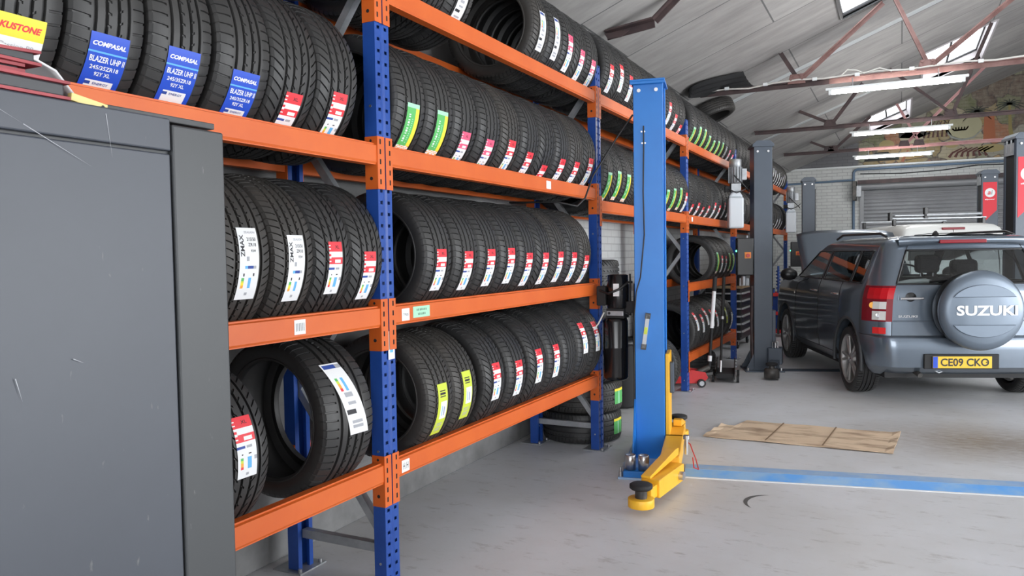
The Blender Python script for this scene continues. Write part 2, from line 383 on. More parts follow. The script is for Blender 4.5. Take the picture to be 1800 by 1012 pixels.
# end wall: white brick below, gable above
m_wall_e = brick_wall_material('white_brick_end', (0.62, 0.63, 0.61), (0.40, 0.40, 0.40), 'X')
SH_X0, SH_X1, SH_Z = -0.80, 5.4, 2.92
mb = MB()
T = 0.25
mb.box((WALL_L, WALL_E, 0), (SH_X0, WALL_E + T, 3.42), m_wall_e)
mb.box((SH_X1, WALL_E, 0), (WALL_R, WALL_E + T, 3.42), m_wall_e)
mb.box((SH_X0, WALL_E, SH_Z), (SH_X1, WALL_E + T, 3.42), m_wall_e)
struct(mb, 'wall_end')
def gable_material():
    m = principled('gable_painted_brick', (0.3, 0.3, 0.3), 0.85)
    b = m.node_tree.nodes['Principled BSDF']
    tc = nd(m, 'ShaderNodeTexCoord'); sp = nd(m, 'ShaderNodeSeparateXYZ'); cb = nd(m, 'ShaderNodeCombineXYZ')
    lk(m, tc.outputs['Object'], sp.inputs[0]); lk(m, sp.outputs['X'], cb.inputs['X']); lk(m, sp.outputs['Z'], cb.inputs['Y'])
    n = nd(m, 'ShaderNodeTexNoise', Scale=2.2, Detail=2.0); lk(m, cb.outputs[0], n.inputs['Vector'])
    sc1 = nd(m, 'ShaderNodeVectorMath'); sc1.operation = 'SCALE'; sc1.inputs['Scale'].default_value = 0.55; lk(m, n.outputs['Color'], sc1.inputs[0])
    av = nd(m, 'ShaderNodeVectorMath'); av.operation = 'ADD'; lk(m, cb.outputs[0], av.inputs[0]); lk(m, sc1.outputs[0], av.inputs[1])
    vo = nd(m, 'ShaderNodeTexVoronoi', Scale=2.6); vo.voronoi_dimensions = '2D'; lk(m, av.outputs[0], vo.inputs['Vector'])
    ve = nd(m, 'ShaderNodeTexVoronoi', Scale=2.6); ve.voronoi_dimensions = '2D'; ve.feature = 'DISTANCE_TO_EDGE'; lk(m, av.outputs[0], ve.inputs['Vector'])
    sr = nd(m, 'ShaderNodeSeparateColor'); lk(m, vo.outputs['Color'], sr.inputs[0])
    r = nd(m, 'ShaderNodeValToRGB'); r.color_ramp.interpolation = 'CONSTANT'; el = r.color_ramp.elements
    cs = [(0.30, 0.22, 0.09), (0.15, 0.16, 0.08), (0.38, 0.33, 0.22), (0.34, 0.13, 0.06), (0.30, 0.29, 0.24), (0.13, 0.09, 0.07), (0.22, 0.23, 0.15), (0.40, 0.25, 0.10)]
    el[0].position = 0; el[0].color = (*cs[0], 1); el[1].position = 1 / 8; el[1].color = (*cs[1], 1)
    for k in range(2, 8): e = el.new(k / 8); e.color = (*cs[k], 1)
    lk(m, sr.outputs[0], r.inputs['Fac'])
    ed = nd(m, 'ShaderNodeMapRange'); ed.inputs['From Min'].default_value = 0.015; ed.inputs['From Max'].default_value = 0.05; lk(m, ve.outputs['Distance'], ed.inputs['Value'])
    m0 = nd(m, 'ShaderNodeMix'); m0.data_type = 'RGBA'; m0.inputs[6].default_value = (0.07, 0.05, 0.045, 1); lk(m, ed.outputs['Result'], m0.inputs[0]); lk(m, r.outputs['Color'], m0.inputs[7])
    n2 = nd(m, 'ShaderNodeTexNoise', Scale=7.0, Detail=8.0, Roughness=0.7); lk(m, cb.outputs[0], n2.inputs['Vector'])
    m1 = nd(m, 'ShaderNodeMix'); m1.data_type = 'RGBA'; m1.inputs[7].default_value = (0.34, 0.31, 0.25, 1)
    f1 = nd(m, 'ShaderNodeMapRange'); f1.inputs['From Min'].default_value = 0.35; f1.inputs['From Max'].default_value = 0.8; f1.inputs['To Max'].default_value = 0.8; lk(m, n2.outputs['Fac'], f1.inputs['Value'])
    lk(m, f1.outputs['Result'], m1.inputs[0]); lk(m, m0.outputs[2], m1.inputs[6])
    # bare dark brick left of the painting
    mr = nd(m, 'ShaderNodeMapRange'); mr.inputs['From Min'].default_value = -0.92; mr.inputs['From Max'].default_value = -0.86
    lk(m, sp.outputs['X'], mr.inputs['Value'])
    mx = nd(m, 'ShaderNodeMix'); mx.data_type = 'RGBA'; mx.inputs[6].default_value = (0.17, 0.17, 0.18, 1)
    lk(m, mr.outputs['Result'], mx.inputs[0]); lk(m, m1.outputs[2], mx.inputs[7])
    br = nd(m, 'ShaderNodeTexBrick', Scale=1.0)
    br.inputs['Brick Width'].default_value = 0.225; br.inputs['Row Height'].default_value = 0.075; br.inputs['Mortar Size'].default_value = 0.006
    br.inputs['Color1'].default_value = (1, 1, 1, 1); br.inputs['Color2'].default_value = (0.9, 0.9, 0.9, 1); br.inputs['Mortar'].default_value = (0.72, 0.72, 0.72, 1)
    lk(m, cb.outputs[0], br.inputs['Vector'])
    m2 = nd(m, 'ShaderNodeMix'); m2.data_type = 'RGBA'; m2.blend_type = 'MULTIPLY'; m2.inputs[0].default_value = 1.0
    lk(m, mx.outputs[2], m2.inputs[6]); lk(m, br.outputs['Color'], m2.inputs[7]); lk(m, m2.outputs[2], b.inputs['Base Color'])
    bp = nd(m, 'ShaderNodeBump', Strength=0.3, Distance=0.008); bp.invert = True
    lk(m, br.outputs['Fac'], bp.inputs['Height']); lk(m, bp.outputs['Normal'], b.inputs['Normal'])
    return m
mb = MB()
mb.prism([(WALL_L, 3.42), (WALL_R, 3.42), (WALL_R, roof_z(WALL_R) + 0.2), (RIDGE_X, roof_z(RIDGE_X) + 0.2), (WALL_L, 3.46)], T, gable_material(), Matrix.Translation((0, WALL_E, 0)))
struct(mb, 'wall_end_gable')
# front wall with a wide open doorway behind the photographer
mb = MB()
mb.box((WALL_L, WALL_F - 0.2, 0), (-0.5, WALL_F, 3.5), m_wall_e); mb.box((6.5, WALL_F - 0.2, 0), (WALL_R, WALL_F, 3.5), m_wall_e)
mb.prism([(-0.5, 3.9), (6.5, 3.9), (RIDGE_X, roof_z(RIDGE_X) + .2)], 0.2, m_wall_e, Matrix.Translation((0, WALL_F - 0.2, 0)))
struct(mb, 'wall_front')

# roof with three rooflight openings
m_roof = roof_material()
SKY = [(-0.60, 0.55, 8.35, 9.62), (0.32, 1.25, 13.55, 16.1), (-0.62, 0.16, 17.0, 19.3)]
xs = sorted(set([WALL_L - 0.2, RIDGE_X] + [v for s in SKY for v in s[:2]]))
ys = sorted(set([WALL_F - 0.2, WALL_E + T] + [v for s in SKY for v in s[2:]]))
mb = MB()
for i in range(len(xs) - 1):
    for j in range(len(ys) - 1):
        cx, cy = (xs[i] + xs[i + 1]) / 2, (ys[j] + ys[j + 1]) / 2
        if any(a < cx < b and c < cy < d for a, b, c, d in SKY): continue
        vs = []
        for dz in (0.0, 0.06):
            for x, y in ((xs[i], ys[j]), (xs[i + 1], ys[j]), (xs[i + 1], ys[j + 1]), (xs[i], ys[j + 1])): vs.append((x, y, roof_z(x) + dz))
        mb.add(vs, [(3, 2, 1, 0), (4, 5, 6, 7), (0, 1, 5, 4), (1, 2, 6, 5), (2, 3, 7, 6), (3, 0, 4, 7)], m_roof)
vs = []
for dz in (0.0, 0.06):
    for x, y in ((RIDGE_X, ys[0]), (WALL_R + .2, ys[0]), (WALL_R + .2, ys[-1]), (RIDGE_X, ys[-1])): vs.append((x, y, roof_z(x) + dz))
mb.add(vs, [(3, 2, 1, 0), (4, 5, 6, 7), (0, 1, 5, 4), (1, 2, 6, 5), (2, 3, 7, 6), (3, 0, 4, 7)], m_roof)
struct(mb, 'ceiling')
frame_dark = principled('rooflight_frame_dark', (0.03, 0.03, 0.033), 0.5)
reveal = principled('rooflight_reveal', (0.50, 0.46, 0.47), 0.6)
for k, (a, b, c, d) in enumerate(SKY):
    mb = MB(); h = 0.20 if k else 0.05; t = 0.03
    def P(x, y, up): return (x - 0.37 * up, y, roof_z(x) + 0.93 * up)
    for (x0, y0), (x1, y1), (ox, oy) in (((a, c), (a, d), (-t, 0)), ((b, c), (b, d), (t, 0)), ((a, c), (b, c), (0, -t)), ((a, d), (b, d), (0, t))):
        vs = [P(x0, y0, -0.015), P(x1, y1, -0.015), P(x1, y1, h), P(x0, y0, h), P(x0 + ox, y0 + oy, -0.015), P(x1 + ox, y1 + oy, -0.015), P(x1 + ox, y1 + oy, h), P(x0 + ox, y0 + oy, h)]
        mb.add(vs, [(0, 1, 2, 3), (7, 6, 5, 4), (0, 4, 5, 1), (1, 5, 6, 2), (2, 6, 7, 3), (3, 7, 4, 0)], reveal if k else frame_dark)
    w = mb.build('window_%d' % (k + 1)); w['kind'] = 'structure'
    gb = MB(); gb.add([P(a, c, h), P(b, c, h), P(b, d, h), P(a, d, h)], [(0, 1, 2, 3)], roof_glass)
    gb.build('glass_pane', w)
    fb = MB()
    for (x0, y0), (x1, y1) in (((a, c), (a, d)), ((b, c), (b, d)), ((a, c), (b, c)), ((a, d), (b, d)), (((a + b) / 2, c), ((a + b) / 2, d))):
        fb.tube([P(x0, y0, h - .02), P(x1, y1, h - .02)], 0.022, 4, frame_dark)
    fb.build('glazing_frame', w)
# pale joint battens on the ceiling boards
bat = principled('ceiling_batten', (0.46, 0.48, 0.49), 0.7)
for k, y in enumerate((10.85, 14.5)):
    mb = MB(); x0, x1 = WALL_L + 0.02, (RIDGE_X - .02 if k == 0 else -.2)
    vs = [(x, yy, roof_z(x) - dz) for dz in (0.0, 0.012) for x, yy in ((x0, y - 0.07), (x1, y - 0.07), (x1, y + 0.07), (x0, y + 0.07))]
    mb.add(vs, [(0, 1, 2, 3), (7, 6, 5, 4), (0, 1, 5, 4), (1, 2, 6, 5), (2, 3, 7, 6), (3, 0, 4, 7)], bat)
    o = mb.build('trim_%d' % (k + 1)); o['kind'] = 'structure'

# roller shutter in the end wall
shut = mottled('shutter_grey', (0.25, 0.255, 0.265), (0.30, 0.305, 0.315), 2.0, 0.45, 0.2)
mb = MB(); prof = []
z = 0.0; pitch = 0.085
while z < SH_Z:
    for q in range(6):
        prof.append((0.030 * math.sin(PI * q / 5.0) if q < 5 else 0.0, z + pitch * q / 6.0))
    z += pitch
vs = []; fs = []
for i, (dy, zz) in enumerate(prof):
    vs += [(SH_X0, WALL_E + 0.06 - dy, zz), (SH_X1, WALL_E + 0.06 - dy, zz)]
    if i: fs.append((2 * i - 2, 2 * i - 1, 2 * i + 1, 2 * i))
mb.add(vs, fs, shut, True)
door = struct(mb, 'door_1')
g = MB(); g.box((SH_X0 - 0.06, WALL_E - 0.05, 0), (SH_X0 + 0.03, WALL_E - 0.002, 2.85), shut); g.build('guide_rail', door, bevel=0.004)
g = MB(); g.box((SH_X0 - 0.1, WALL_E - 0.24, 2.99), (SH_X1, WALL_E - 0.20, 3.08), rust_dark)
g.cyl((SH_X0 - 0.1, WALL_E - 0.1, 2.94), (SH_X1, WALL_E - 0.1, 2.94), 0.085, n=20, mat=shut); g.build('shutter_drum', door)
g = MB(); g.box((SH_X0 - 0.2, WALL_E - 0.35, 2.62), (SH_X0 - 0.12, WALL_E - 0.003, 3.06), dark_steel); g.box((SH_X0 - 0.12, WALL_E - 0.3, 2.7), (SH_X0 - 0.02, WALL_E - 0.1, 2.95), galv); g.build('drum_bracket', door, bevel=0.005)

# wall ledge and conduits on the end wall
mb = MB(); mb.box((WALL_L + 0.02, WALL_E - 0.05, 3.40), (WALL_R - 0.02, WALL_E - 0.002, 3.44), white_paint); o = struct(mb, 'trim_3', 0.006)
mb = MB(); yy = WALL_E - 0.035
mb.tube([(-2.6, yy, 3.08), (-1.0, yy, 3.11), (-0.98, yy, 3.11)], 0.025, 8, conduit_blue)
mb.tube([(-0.99, yy, 0.01), (-0.99, yy, 3.28), (-0.96, yy, 3.33), (-0.9, yy, 3.35), (1.9, yy, 3.35), (4.5, yy, 3.35)], 0.03, 8, conduit_blue)
tag(mb.build('electrical_conduit'), 'blue-grey conduit running up and along the white end wall beside the shutter', 'pipe')
mb = MB(); mb.tube([(-0.85, yy - 0.06, 3.24), (0.0, yy - 0.06, 3.20), (0.8, yy - 0.06, 3.22), (1.5, yy - 0.06, 3.29), (3.2, yy - 0.06, 3.24)], 0.012, 6, cable_black)
tag(mb.build('wall_cable'), 'thin sagging dark cable along the end wall above the shutter', 'cable')

# painted mural details on the gable (generic jungle shapes)
mural_root = empty('mural', (0, WALL_E - 0.006, 3.45))
tag(mural_root, 'faded jungle mural painted on the brick gable above the roller shutter', 'mural')
def mural_part(name, polys, col):
    q = MB(); mt = principled('mural_' + name, col, 0.85)
    for pts in polys:
        q.prism(pts, 0.004, mt)
    q.build(name, mural_root)
def ell(cx, cz, rx, rz, n=18, a0=0, a1=2 * PI): return [(cx + rx * math.cos(a0 + (a1 - a0) * k / n), cz + rz * math.sin(a0 + (a1 - a0) * k / n)) for k in range(n)]
def limb(pts, w):
    L = []; Rr = []
    for i, p in enumerate(pts):
        d = Vector(pts[min(i + 1, len(pts) - 1)]) - Vector(pts[max(i - 1, 0)]); d.normalize()
        ww = w * (1 - 0.6 * i / (len(pts) - 1))
        L.append((p[0] - d.y * ww, p[1] + d.x * ww)); Rr.append((p[0] + d.y * ww, p[1] - d.x * ww))
    return L + Rr[::-1]
def shift(pts, dx, dz): return [(x + dx, z + dz) for x, z in pts]
mural_part('dark_car_shape', [shift([(-.36, -.07), (-.34, .03), (-.2, .06), (-.12, .13), (.14, .13), (.22, .05), (.36, .02), (.37, -.07)], -.41, .14)], (0.03, 0.032, 0.03))
mural_part('tree_trunk', [[(1.60, .40), (1.83, .40), (1.80, .98), (1.62, .98)]], (0.34, 0.12, 0.06))
mural_part('pale_lake', [ell(1.24, .72, .34, .27, 24)], (0.36, 0.34, 0.22))
mural_part('lake_shore', [limb([(.90, .66), (1.0, .50), (1.2, .42), (1.42, .46), (1.58, .62)], .03)], (0.26, 0.27, 0.24))
for cx_, cz_, q_ in ((1.48, 1.02, .30), (2.08, 1.12, .28), (.72, .98, .2)):
    for k in range(11):
        a = R(-25 + 23 * k); mural_part('palm_frond', [limb([(cx_ + r * math.cos(a) * q_, cz_ + r * math.sin(a) * q_ * .75 - 0.10 * r * r) for r in (0, .3, .6, .85, 1.0)], 0.016)], (0.05, 0.055, 0.045))
mural_part('palm_trunk', [limb([(2.16, .2), (2.10, .6), (2.08, 1.1)], .05)], (0.24, 0.20, 0.08))
for k in range(7): mural_part('tail_stripe', [limb([(0.95 + .12 * k, 0.05), (1.02 + .1 * k, .15), (1.2 + .1 * k, .24)], 0.03)], (0.10, 0.04, 0.035))
for k in range(6): mural_part('tiger_stripe', [limb([(.45 + .09 * k, .52), (.50 + .08 * k, .72), (.60 + .07 * k, .88)], 0.02)], (0.09, 0.045, 0.04))
mural_part('figure_shape', [ell(.21, .55, .24, .13)], (0.40, 0.36, 0.26)); mural_part('figure_head', [ell(.21, .75, .055, .065)], (0.42, 0.36, 0.26)); mural_part('dark_backdrop', [ell(.24, .62, .36, .10, 5)], (0.05, 0.045, 0.04))
for cx_, cz_, ra, rb_ in ((1.0, .34, .14, .08), (1.75, .2, .25, .09), (.35, .2, .2, .08), (-.3, .42, .16, .12)): mural_part('leaf_patch', [ell(cx_, cz_, ra, rb_)], (0.33, 0.27, 0.13))
mural_part('canoe', [[(1.02, .70), (1.05, .66), (1.27, .665), (1.31, .72), (1.33, .70), (1.28, .63), (1.06, .62), (1.0, .66)]], (0.20, 0.05, 0.04))
for k in range(4): mural_part('rower', [ell(1.08 + .055 * k, .685, .014, .028, 8)], (0.10, 0.05, 0.04))
mural_part('red_figure', [limb([(.02, .02), (.08, .16), (.14, .28)], .035)], (0.34, 0.13, 0.08))

# ------------------------------------------------------------------ roof trusses + strip lights
def angle_bar(mb, p0, p1, w, t, mat):
    # L-section bar between two points lying in a plane of constant y
    p0 = Vector(p0); p1 = Vector(p1); d = (p1 - p0); L = d.length; d.normalize()
    y = Vector((0, 1, 0)); n = d.cross(y).normalized()
    M = Matrix(((d.x, y.x, n.x, p0.x), (d.y, y.y, n.y, p0.y), (d.z, y.z, n.z, p0.z), (0, 0, 0, 1)))
    mb.box((0, -w / 2, -t / 2), (L, w / 2, t / 2), mat, M)
    mb.box((0, w / 2 - t, -w * 0.7), (L, w / 2, 0), mat, M)
def truss(y, zc, mats, label, webs):
    root = empty('roof_truss', (0, y, zc)); tag(root, label, 'roof truss', 'steel roof trusses')
    xe = (zc - 3.45) / 0.396 - 2.26
    def part(name, p0, p1, w, mat):
        q = MB(); angle_bar(q, (p0[0], 0, p0[1] - zc), (p1[0], 0, p1[1] - zc), w, 0.012, mat); q.build(name, root)
    def split(name, p0, p1, w, key):
        part(name, p0, p1, w, mats[key])
    xr = 2 * RIDGE_X - xe
    part('bottom_chord', (xe + 0.02, zc), (-0.75, zc), 0.075, mats['chord_l'])
    part('bottom_chord', (-0.75, zc), (xr - .02, zc), 0.075, mats['chord_r'])
    for (a, b, k) in webs:
        x0, x1 = a, b
        z1 = min(roof_z(x1) - 0.02, 9)
        part('web', (x0, zc + 0.02), (x1, z1), 0.06, mats[k])
        part('web', (2 * RIDGE_X - x0, zc + 0.02), (2 * RIDGE_X - x1, z1), 0.06, mats[k])
    for x in sorted(set([a for a, b, k in webs])):
        for xx in (x, 2 * RIDGE_X - x):
            q = MB(); q.prism([(xx - .10, -.02), (xx + .10, -.02), (xx + .07, .09), (xx - .07, .09)], 0.012, mats['gus'], Matrix.Translation((0, -0.045, 0)))
            g = q.build('gusset_plate', root)
            if xx != x: continue
            for dx, dz in ((-.063, .03), (.063, .03), (-.049, .075), (.049, .075)):
                q = MB(); q.cyl((xx + dx, -.06, dz), (xx + dx, -.045, dz), .015, n=8, mat=mats['gus']); q.build('bolt', g)
    return root
def near(x): return x
W = [(-1.10, -1.30, 'dk'), (-1.10, -0.20, 'w1'), (0.25, -0.10, 'w2'), (0.25, 2.55, 'w2')]
truss(9.68, 3.45, dict(chord_l=rust_dark, chord_r=rust_red, dk=rust_dark, w1=rust_red, w2=rust_red, gus=rust_red), 'nearest full roof truss, red-oxide steel, carrying the white cable and biggest strip light', W)
W2 = [(-1.02, -1.50, 'dk'), (-1.02, -0.56, 'dk'), (0.66, -0.18, 'dk'), (0.66, 1.16, 'dk')]
truss(13.4, 3.47, dict(chord_l=rust_dark, chord_r=rust_dark, dk=rust_dark, w1=rust_dark, w2=rust_dark, gus=rust_dark), 'second roof truss, dark brown steel, above the middle strip light', W2)
W3 = [(-1.30, -1.66, 'dk'), (-1.22, -0.55, 'dk'), (0.30, -0.1, 'w2'), (0.05, 1.4, 'w2')]
truss(16.8, 3.48, dict(chord_l=rust_dark, chord_r=rust_pink, dk=rust_dark, w1=rust_dark, w2=rust_pink, gus=rust_dark), 'farthest roof truss, partly pink painted, in front of the mural gable', W3)
# dark bracket at the eave (top of picture)
mb = MB()
angle_bar(mb, (-2.33, 0, 0), (-1.90, 0, 0.05), 0.09, 0.014, rust_dark); angle_bar(mb, (-1.90, 0, 0.05), (-1.68, 0, 0.24), 0.07, 0.014, rust_dark)
mb.prism([(-2.33, -.02), (-2.1, -.02), (-2.18, -.07), (-2.3, -.07)], 0.012, rust_dark, Matrix.Translation((0, -.03, 0)))
o = mb.build('eave_bracket'); o.location = (0, 6.5, 3.42)
tag(o, 'dark bent steel bracket on the ceiling above the top shelf tyres', 'bracket')

def strip_light(x, y, z, L, label, mats):
    root = empty('strip_light', (x, y, z)); tag(root, label, 'strip light', 'fluorescent strip lights')
    q = MB(); q.box((-L / 2, -.02, 0.0), (L / 2, .02, .028), white_paint); q.build('housing', root, bevel=0.004)
    q = MB(); q.cyl((-L / 2 + .05, 0, -.026), (L / 2 - .05, 0, -.026), .019, n=12, mat=tube_glow); q.build('tube', root)
    for s in (-1, 1):
        q = MB(); q.box((s * (L / 2 - .05) - .018, -.022, -.05), (s * (L / 2 - .05) + .018, .022, 0), white_paint); q.build('lamp_holder', root, bevel=0.003)
    q = MB()
    for s in (-.3, .3): q.tube([(s * L, 0, .028), (s * L, 0, .12)], 0.006, 6, steel)
    q.build('hanger', root)
strip_light(-0.07, 9.60, 3.30, 1.42, 'longest white strip light, under the nearest roof truss', None)
strip_light(-0.02, 13.34, 3.31, 1.42, 'middle white strip light, under the second roof truss', None)
strip_light(-0.15, 16.74, 3.31, 1.42, 'farthest white strip light, just in front of the mural', None)
mb = MB()
pts = [(-2.35, 9.63, 3.40)]
for k in range(24):
    x = -2.2 + k * 0.28; pts.append((x, 9.63, 3.462 + 0.012 * math.sin(k * 2.1) - (0.02 if x < -1.4 else 0)))
mb.tube(pts, 0.010, 6, cable_white)
for x in (-1.9, -1.45, -0.9, -0.45, 0.1, 0.75, 1.4): mb.box((x - .025, 9.615, 3.44), (x + .025, 9.645, 3.475), white_paint)
mb.tube([(-.62, 9.62, 3.46), (-.55, 9.62, 3.52), (-.45, 9.62, 3.50), (-.38, 9.62, 3.46), (-.22, 9.62, 3.5), (-.1, 9.62, 3.45)], 0.008, 6, cable_white)
tag(mb.build('lighting_cable'), 'white electric cable clipped along the nearest roof truss', 'cable')

# ------------------------------------------------------------------ tyre rack
XF = -2.007                      # front face of the posts
Y1, BAY = 2.803, 2.664
POST_W, POST_D, POST_H = 0.10, 0.063, 2.86
X_REAR_FACE = -2.575
slot_dark = principled('slot_dark', (0.01, 0.01, 0.012), 0.8)  # near-black colour standing in for the shade inside connector slots and holes
def post_mesh():
    mb = MB(); yb = [0, .016, .034, .044, .056, .066, .084, .1]; t = .05
    def f(y): return 0.006 if .044 <= y <= .056 else 0.0
    zs = []
    k = 0
    while k * t < POST_H - 0.001:
        zs += [k * t, k * t + .014]; k += 1
    zs.append(POST_H)
    idx = {}; vs = []; fs = []
    def V(y, z):
        if (y, z) not in idx: idx[(y, z)] = len(vs); vs.append((-f(y), y - .1, z))
        return idx[(y, z)]
    for i in range(len(yb) - 1):
        for j in range(len(zs) - 1):
            if i in (1, 5) and j % 2 == 0 and j > 1: 
                # trapezoid slot: leave open
                continue
            fs.append((V(yb[i], zs[j]), V(yb[i + 1], zs[j]), V(yb[i + 1], zs[j + 1]), V(yb[i], zs[j + 1])))
    mb.add(vs, fs, rack_blue)
    D = POST_D
    for y0 in (-.1, 0.0):
        s = 1 if y0 < -.05 else -1
        mb.add([(0, y0, 0), (-D, y0, 0), (-D, y0, POST_H), (0, y0, POST_H)], [(0, 1, 2, 3)], rack_blue)
        mb.add([(-D, y0, 0), (-D, y0 + s * .025, 0), (-D, y0 + s * .025, POST_H), (-D, y0, POST_H)], [(0, 1, 2, 3)], rack_blue)
        mb.add([(-D, y0 + s * .025, 0), (-D + .015, y0 + s * .025, 0), (-D + .015, y0 + s * .025, POST_H), (-D, y0 + s * .025, POST_H)], [(0, 1, 2, 3)], rack_blue)
    # inner dark web seen through the slots
    mb.add([(-.02, -.098, 0), (-.02, -.002, 0), (-.02, -.002, POST_H), (-.02, -.098, POST_H)], [(0, 1, 2, 3)], rack_blue)
    for z in range(6):
        mb.cyl((-.03, -.1035, .12 + z * .5), (-.03, -.0995, .12 + z * .5), .006, n=8, mat=steel)
    return mb.mesh('post')
post_me = post_mesh()
def plate_mesh():
    mb = MB(); mb.box((-.12, -.13, 0), (.05, .05, .006), galv); 
    for x, y in ((.03, -.11), (.03, .03), (-.1, .03)): mb.cyl((x, y, .006), (x, y, .022), .01, n=6, mat=steel)
    return mb.mesh('base_plate')
plate_me = plate_mesh()
def brace_meshes():
    a = MB(); a.box((X_REAR_FACE - XF + POST_D, -.07, .155), (-POST_D + .0, -.035, .195), galv)
    ds = []
    lev = [(-POST_D + .01, .24), (X_REAR_FACE - XF + POST_D - .01, .86), (-POST_D + .01, 1.48), (X_REAR_FACE - XF + POST_D - .01, 2.10), (-POST_D + .01, 2.72)]
    for (xa, za), (xb, zb) in zip(lev, lev[1:]):
        d = Vector((xb - xa, 0, zb - za)); L = d.length; d.normalize(); n = Vector((-d.z, 0, d.x))
        M = Matrix(((d.x, 0, n.x, xa), (0, 1, 0, -.05), (d.z, 0, n.z, za), (0, 0, 0, 1)))
        q = MB(); q.box((0, -.018, -.018), (L, .018, .018), galv, M); ds.append(q.mesh('diagonal_brace'))
    return a.mesh('horizontal_brace'), ds
hb_me, db_me = brace_meshes()
def part_obj(name, me, parent, loc=(0, 0, 0), rot=(0, 0, 0)):
    o = bpy.data.objects.new(name, me); COL.objects.link(o); o.parent = parent; o.location = loc; o.rotation_euler = rot
    return o
FRAME_LABELS = {1: 'nearest tall blue rack upright, left of the nine-tyre shelf', 2: 'second blue rack upright, left of the bright blue car lift column',
    3: 'third blue rack upright, just right of the bright blue lift column', 4: 'fourth blue rack upright, left of the dark lift column with silver motor',
    5: 'fifth blue rack upright, hidden largely behind the nearer dark lift column', 6: 'farthest blue rack upright, beyond the open car bonnet', 0: 'first blue rack upright, behind the grey cabinet', 7: 'last blue rack upright by the end wall'}
for n in range(0, 7):
    y = Y1 + (n - 1) * BAY
    root = empty('upright_frame', (XF, y, 0)); tag(root, FRAME_LABELS[n], 'rack upright', 'blue rack uprights')
    part_obj('front_post', post_me, root)
    part_obj('rear_post', post_me, root, (X_REAR_FACE - XF, -.1, 0), (0, 0, PI))
    part_obj('base_plate', plate_me, root)
    part_obj('base_plate', plate_me, root, (X_REAR_FACE - XF + .05, 0, 0))
    part_obj('horizontal_brace', hb_me, root)
    if n == 1:
        q = MB(); q.box((.0005, -.052, 1.02), (.0012, -.006, 1.145), paper); q.box((.0012, -.04, 1.05), (.0016, -.018, 1.09), ink_cyan); q.box((.0012, -.034, 1.11), (.0016, -.02, 1.13), ink_navy); q.build('torn_sticker', root)
    for m in db_me: part_obj('diagonal_brace', m, root)

BH = 0.092
def beam_mesh(L):
    mb = MB()
    prof = [(0, -.010), (.0, -BH + .012), (-.004, -BH + .004), (-.004, -BH), (-.05, -BH), (-.05, 0), (-.012, 0), (-.012, -.006)]
    # x is depth, z height ; extrude along y
    mb.prism(prof, L, orange)
    return mb
def connector_mesh(side):
    # side -1: at the beam's near end (wraps the post on its far half), +1: at its far end
    mb = MB(); y0 = 0.0 if side < 0 else -.003
    mb.box((-.062, y0, -.196), (.005, y0 + .003, .03), orange)
    yb = [0, .012, .022, .047]; zs = [-.196]
    for k in range(5):
        zc = -.175 + k * .043; zs += [zc, zc + .022]
    zs.append(.03)
    vs = []; fs = []; idx = {}
    def V(y, z):
        if (y, z) not in idx: idx[(y, z)] = len(vs); vs.append((.005, side * y, z))
        return idx[(y, z)]
    for i in range(3):
        for j in range(len(zs) - 1):
            if i == 1 and j % 2 == 1: continue
            fs.append((V(yb[i], zs[j]), V(yb[i + 1], zs[j]), V(yb[i + 1], zs[j + 1]), V(yb[i], zs[j + 1])))
    mb.add(vs, fs, orange)
    mb.add([(.0032, side * .01, -.18), (.0032, side * .026, -.18), (.0032, side * .026, .02), (.0032, side * .01, .02)], [(0, 1, 2, 3)], slot_dark)
    mb.cyl((-.03, y0 - .001, -.15), (-.03, y0 + .004, -.15), .008, n=10, mat=slot_dark)
    mb.cyl((-.03, y0 - .001, .012), (-.03, y0 + .004, .012), .006, n=10, mat=slot_dark)
    return mb.mesh('end_connector')
beam_len = BAY - POST_W - .002
beam_me = beam_mesh(beam_len).mesh('beam_rail')
con_me = {-1: connector_mesh(-1), 1: connector_mesh(1)}
# bay -> shelves {level number: height}
SHELF = {1: {1: .572, 2: 1.259, 3: 1.960, 4: 2.672}, 2: {1: .572, 2: 1.259, 3: 1.960, 4: 2.672}, 3: {3: 1.874, 4: 2.672},
         4: {1: .389, 2: 1.145, 3: 1.874, 4: 2.655}, 5: {3: 1.874, 4: 2.655}, 6: {3: 1.874, 4: 2.655}}
BAYN = {1: 'nearest bay', 2: 'second bay', 3: 'third bay', 4: 'fourth bay', 5: 'fifth bay', 6: 'farthest bay'}
LEVN = {4: 'top', 3: 'upper', 2: 'middle', 1: 'bottom'}
def sticker(parent, y, z, w, h, mat, lines=(), x=.0012):
    q = MB(); q.box((0.0003, y - w / 2, z - h / 2), (x, y + w / 2, z + h / 2), mat)
    for (txt, yy, zz, ww, hh) in lines:
        fit_text(q, txt, ww, hh, lambda u, v: (x + .0004, y + yy + u, z + zz + v), ink)
    q.build('sticker', parent)
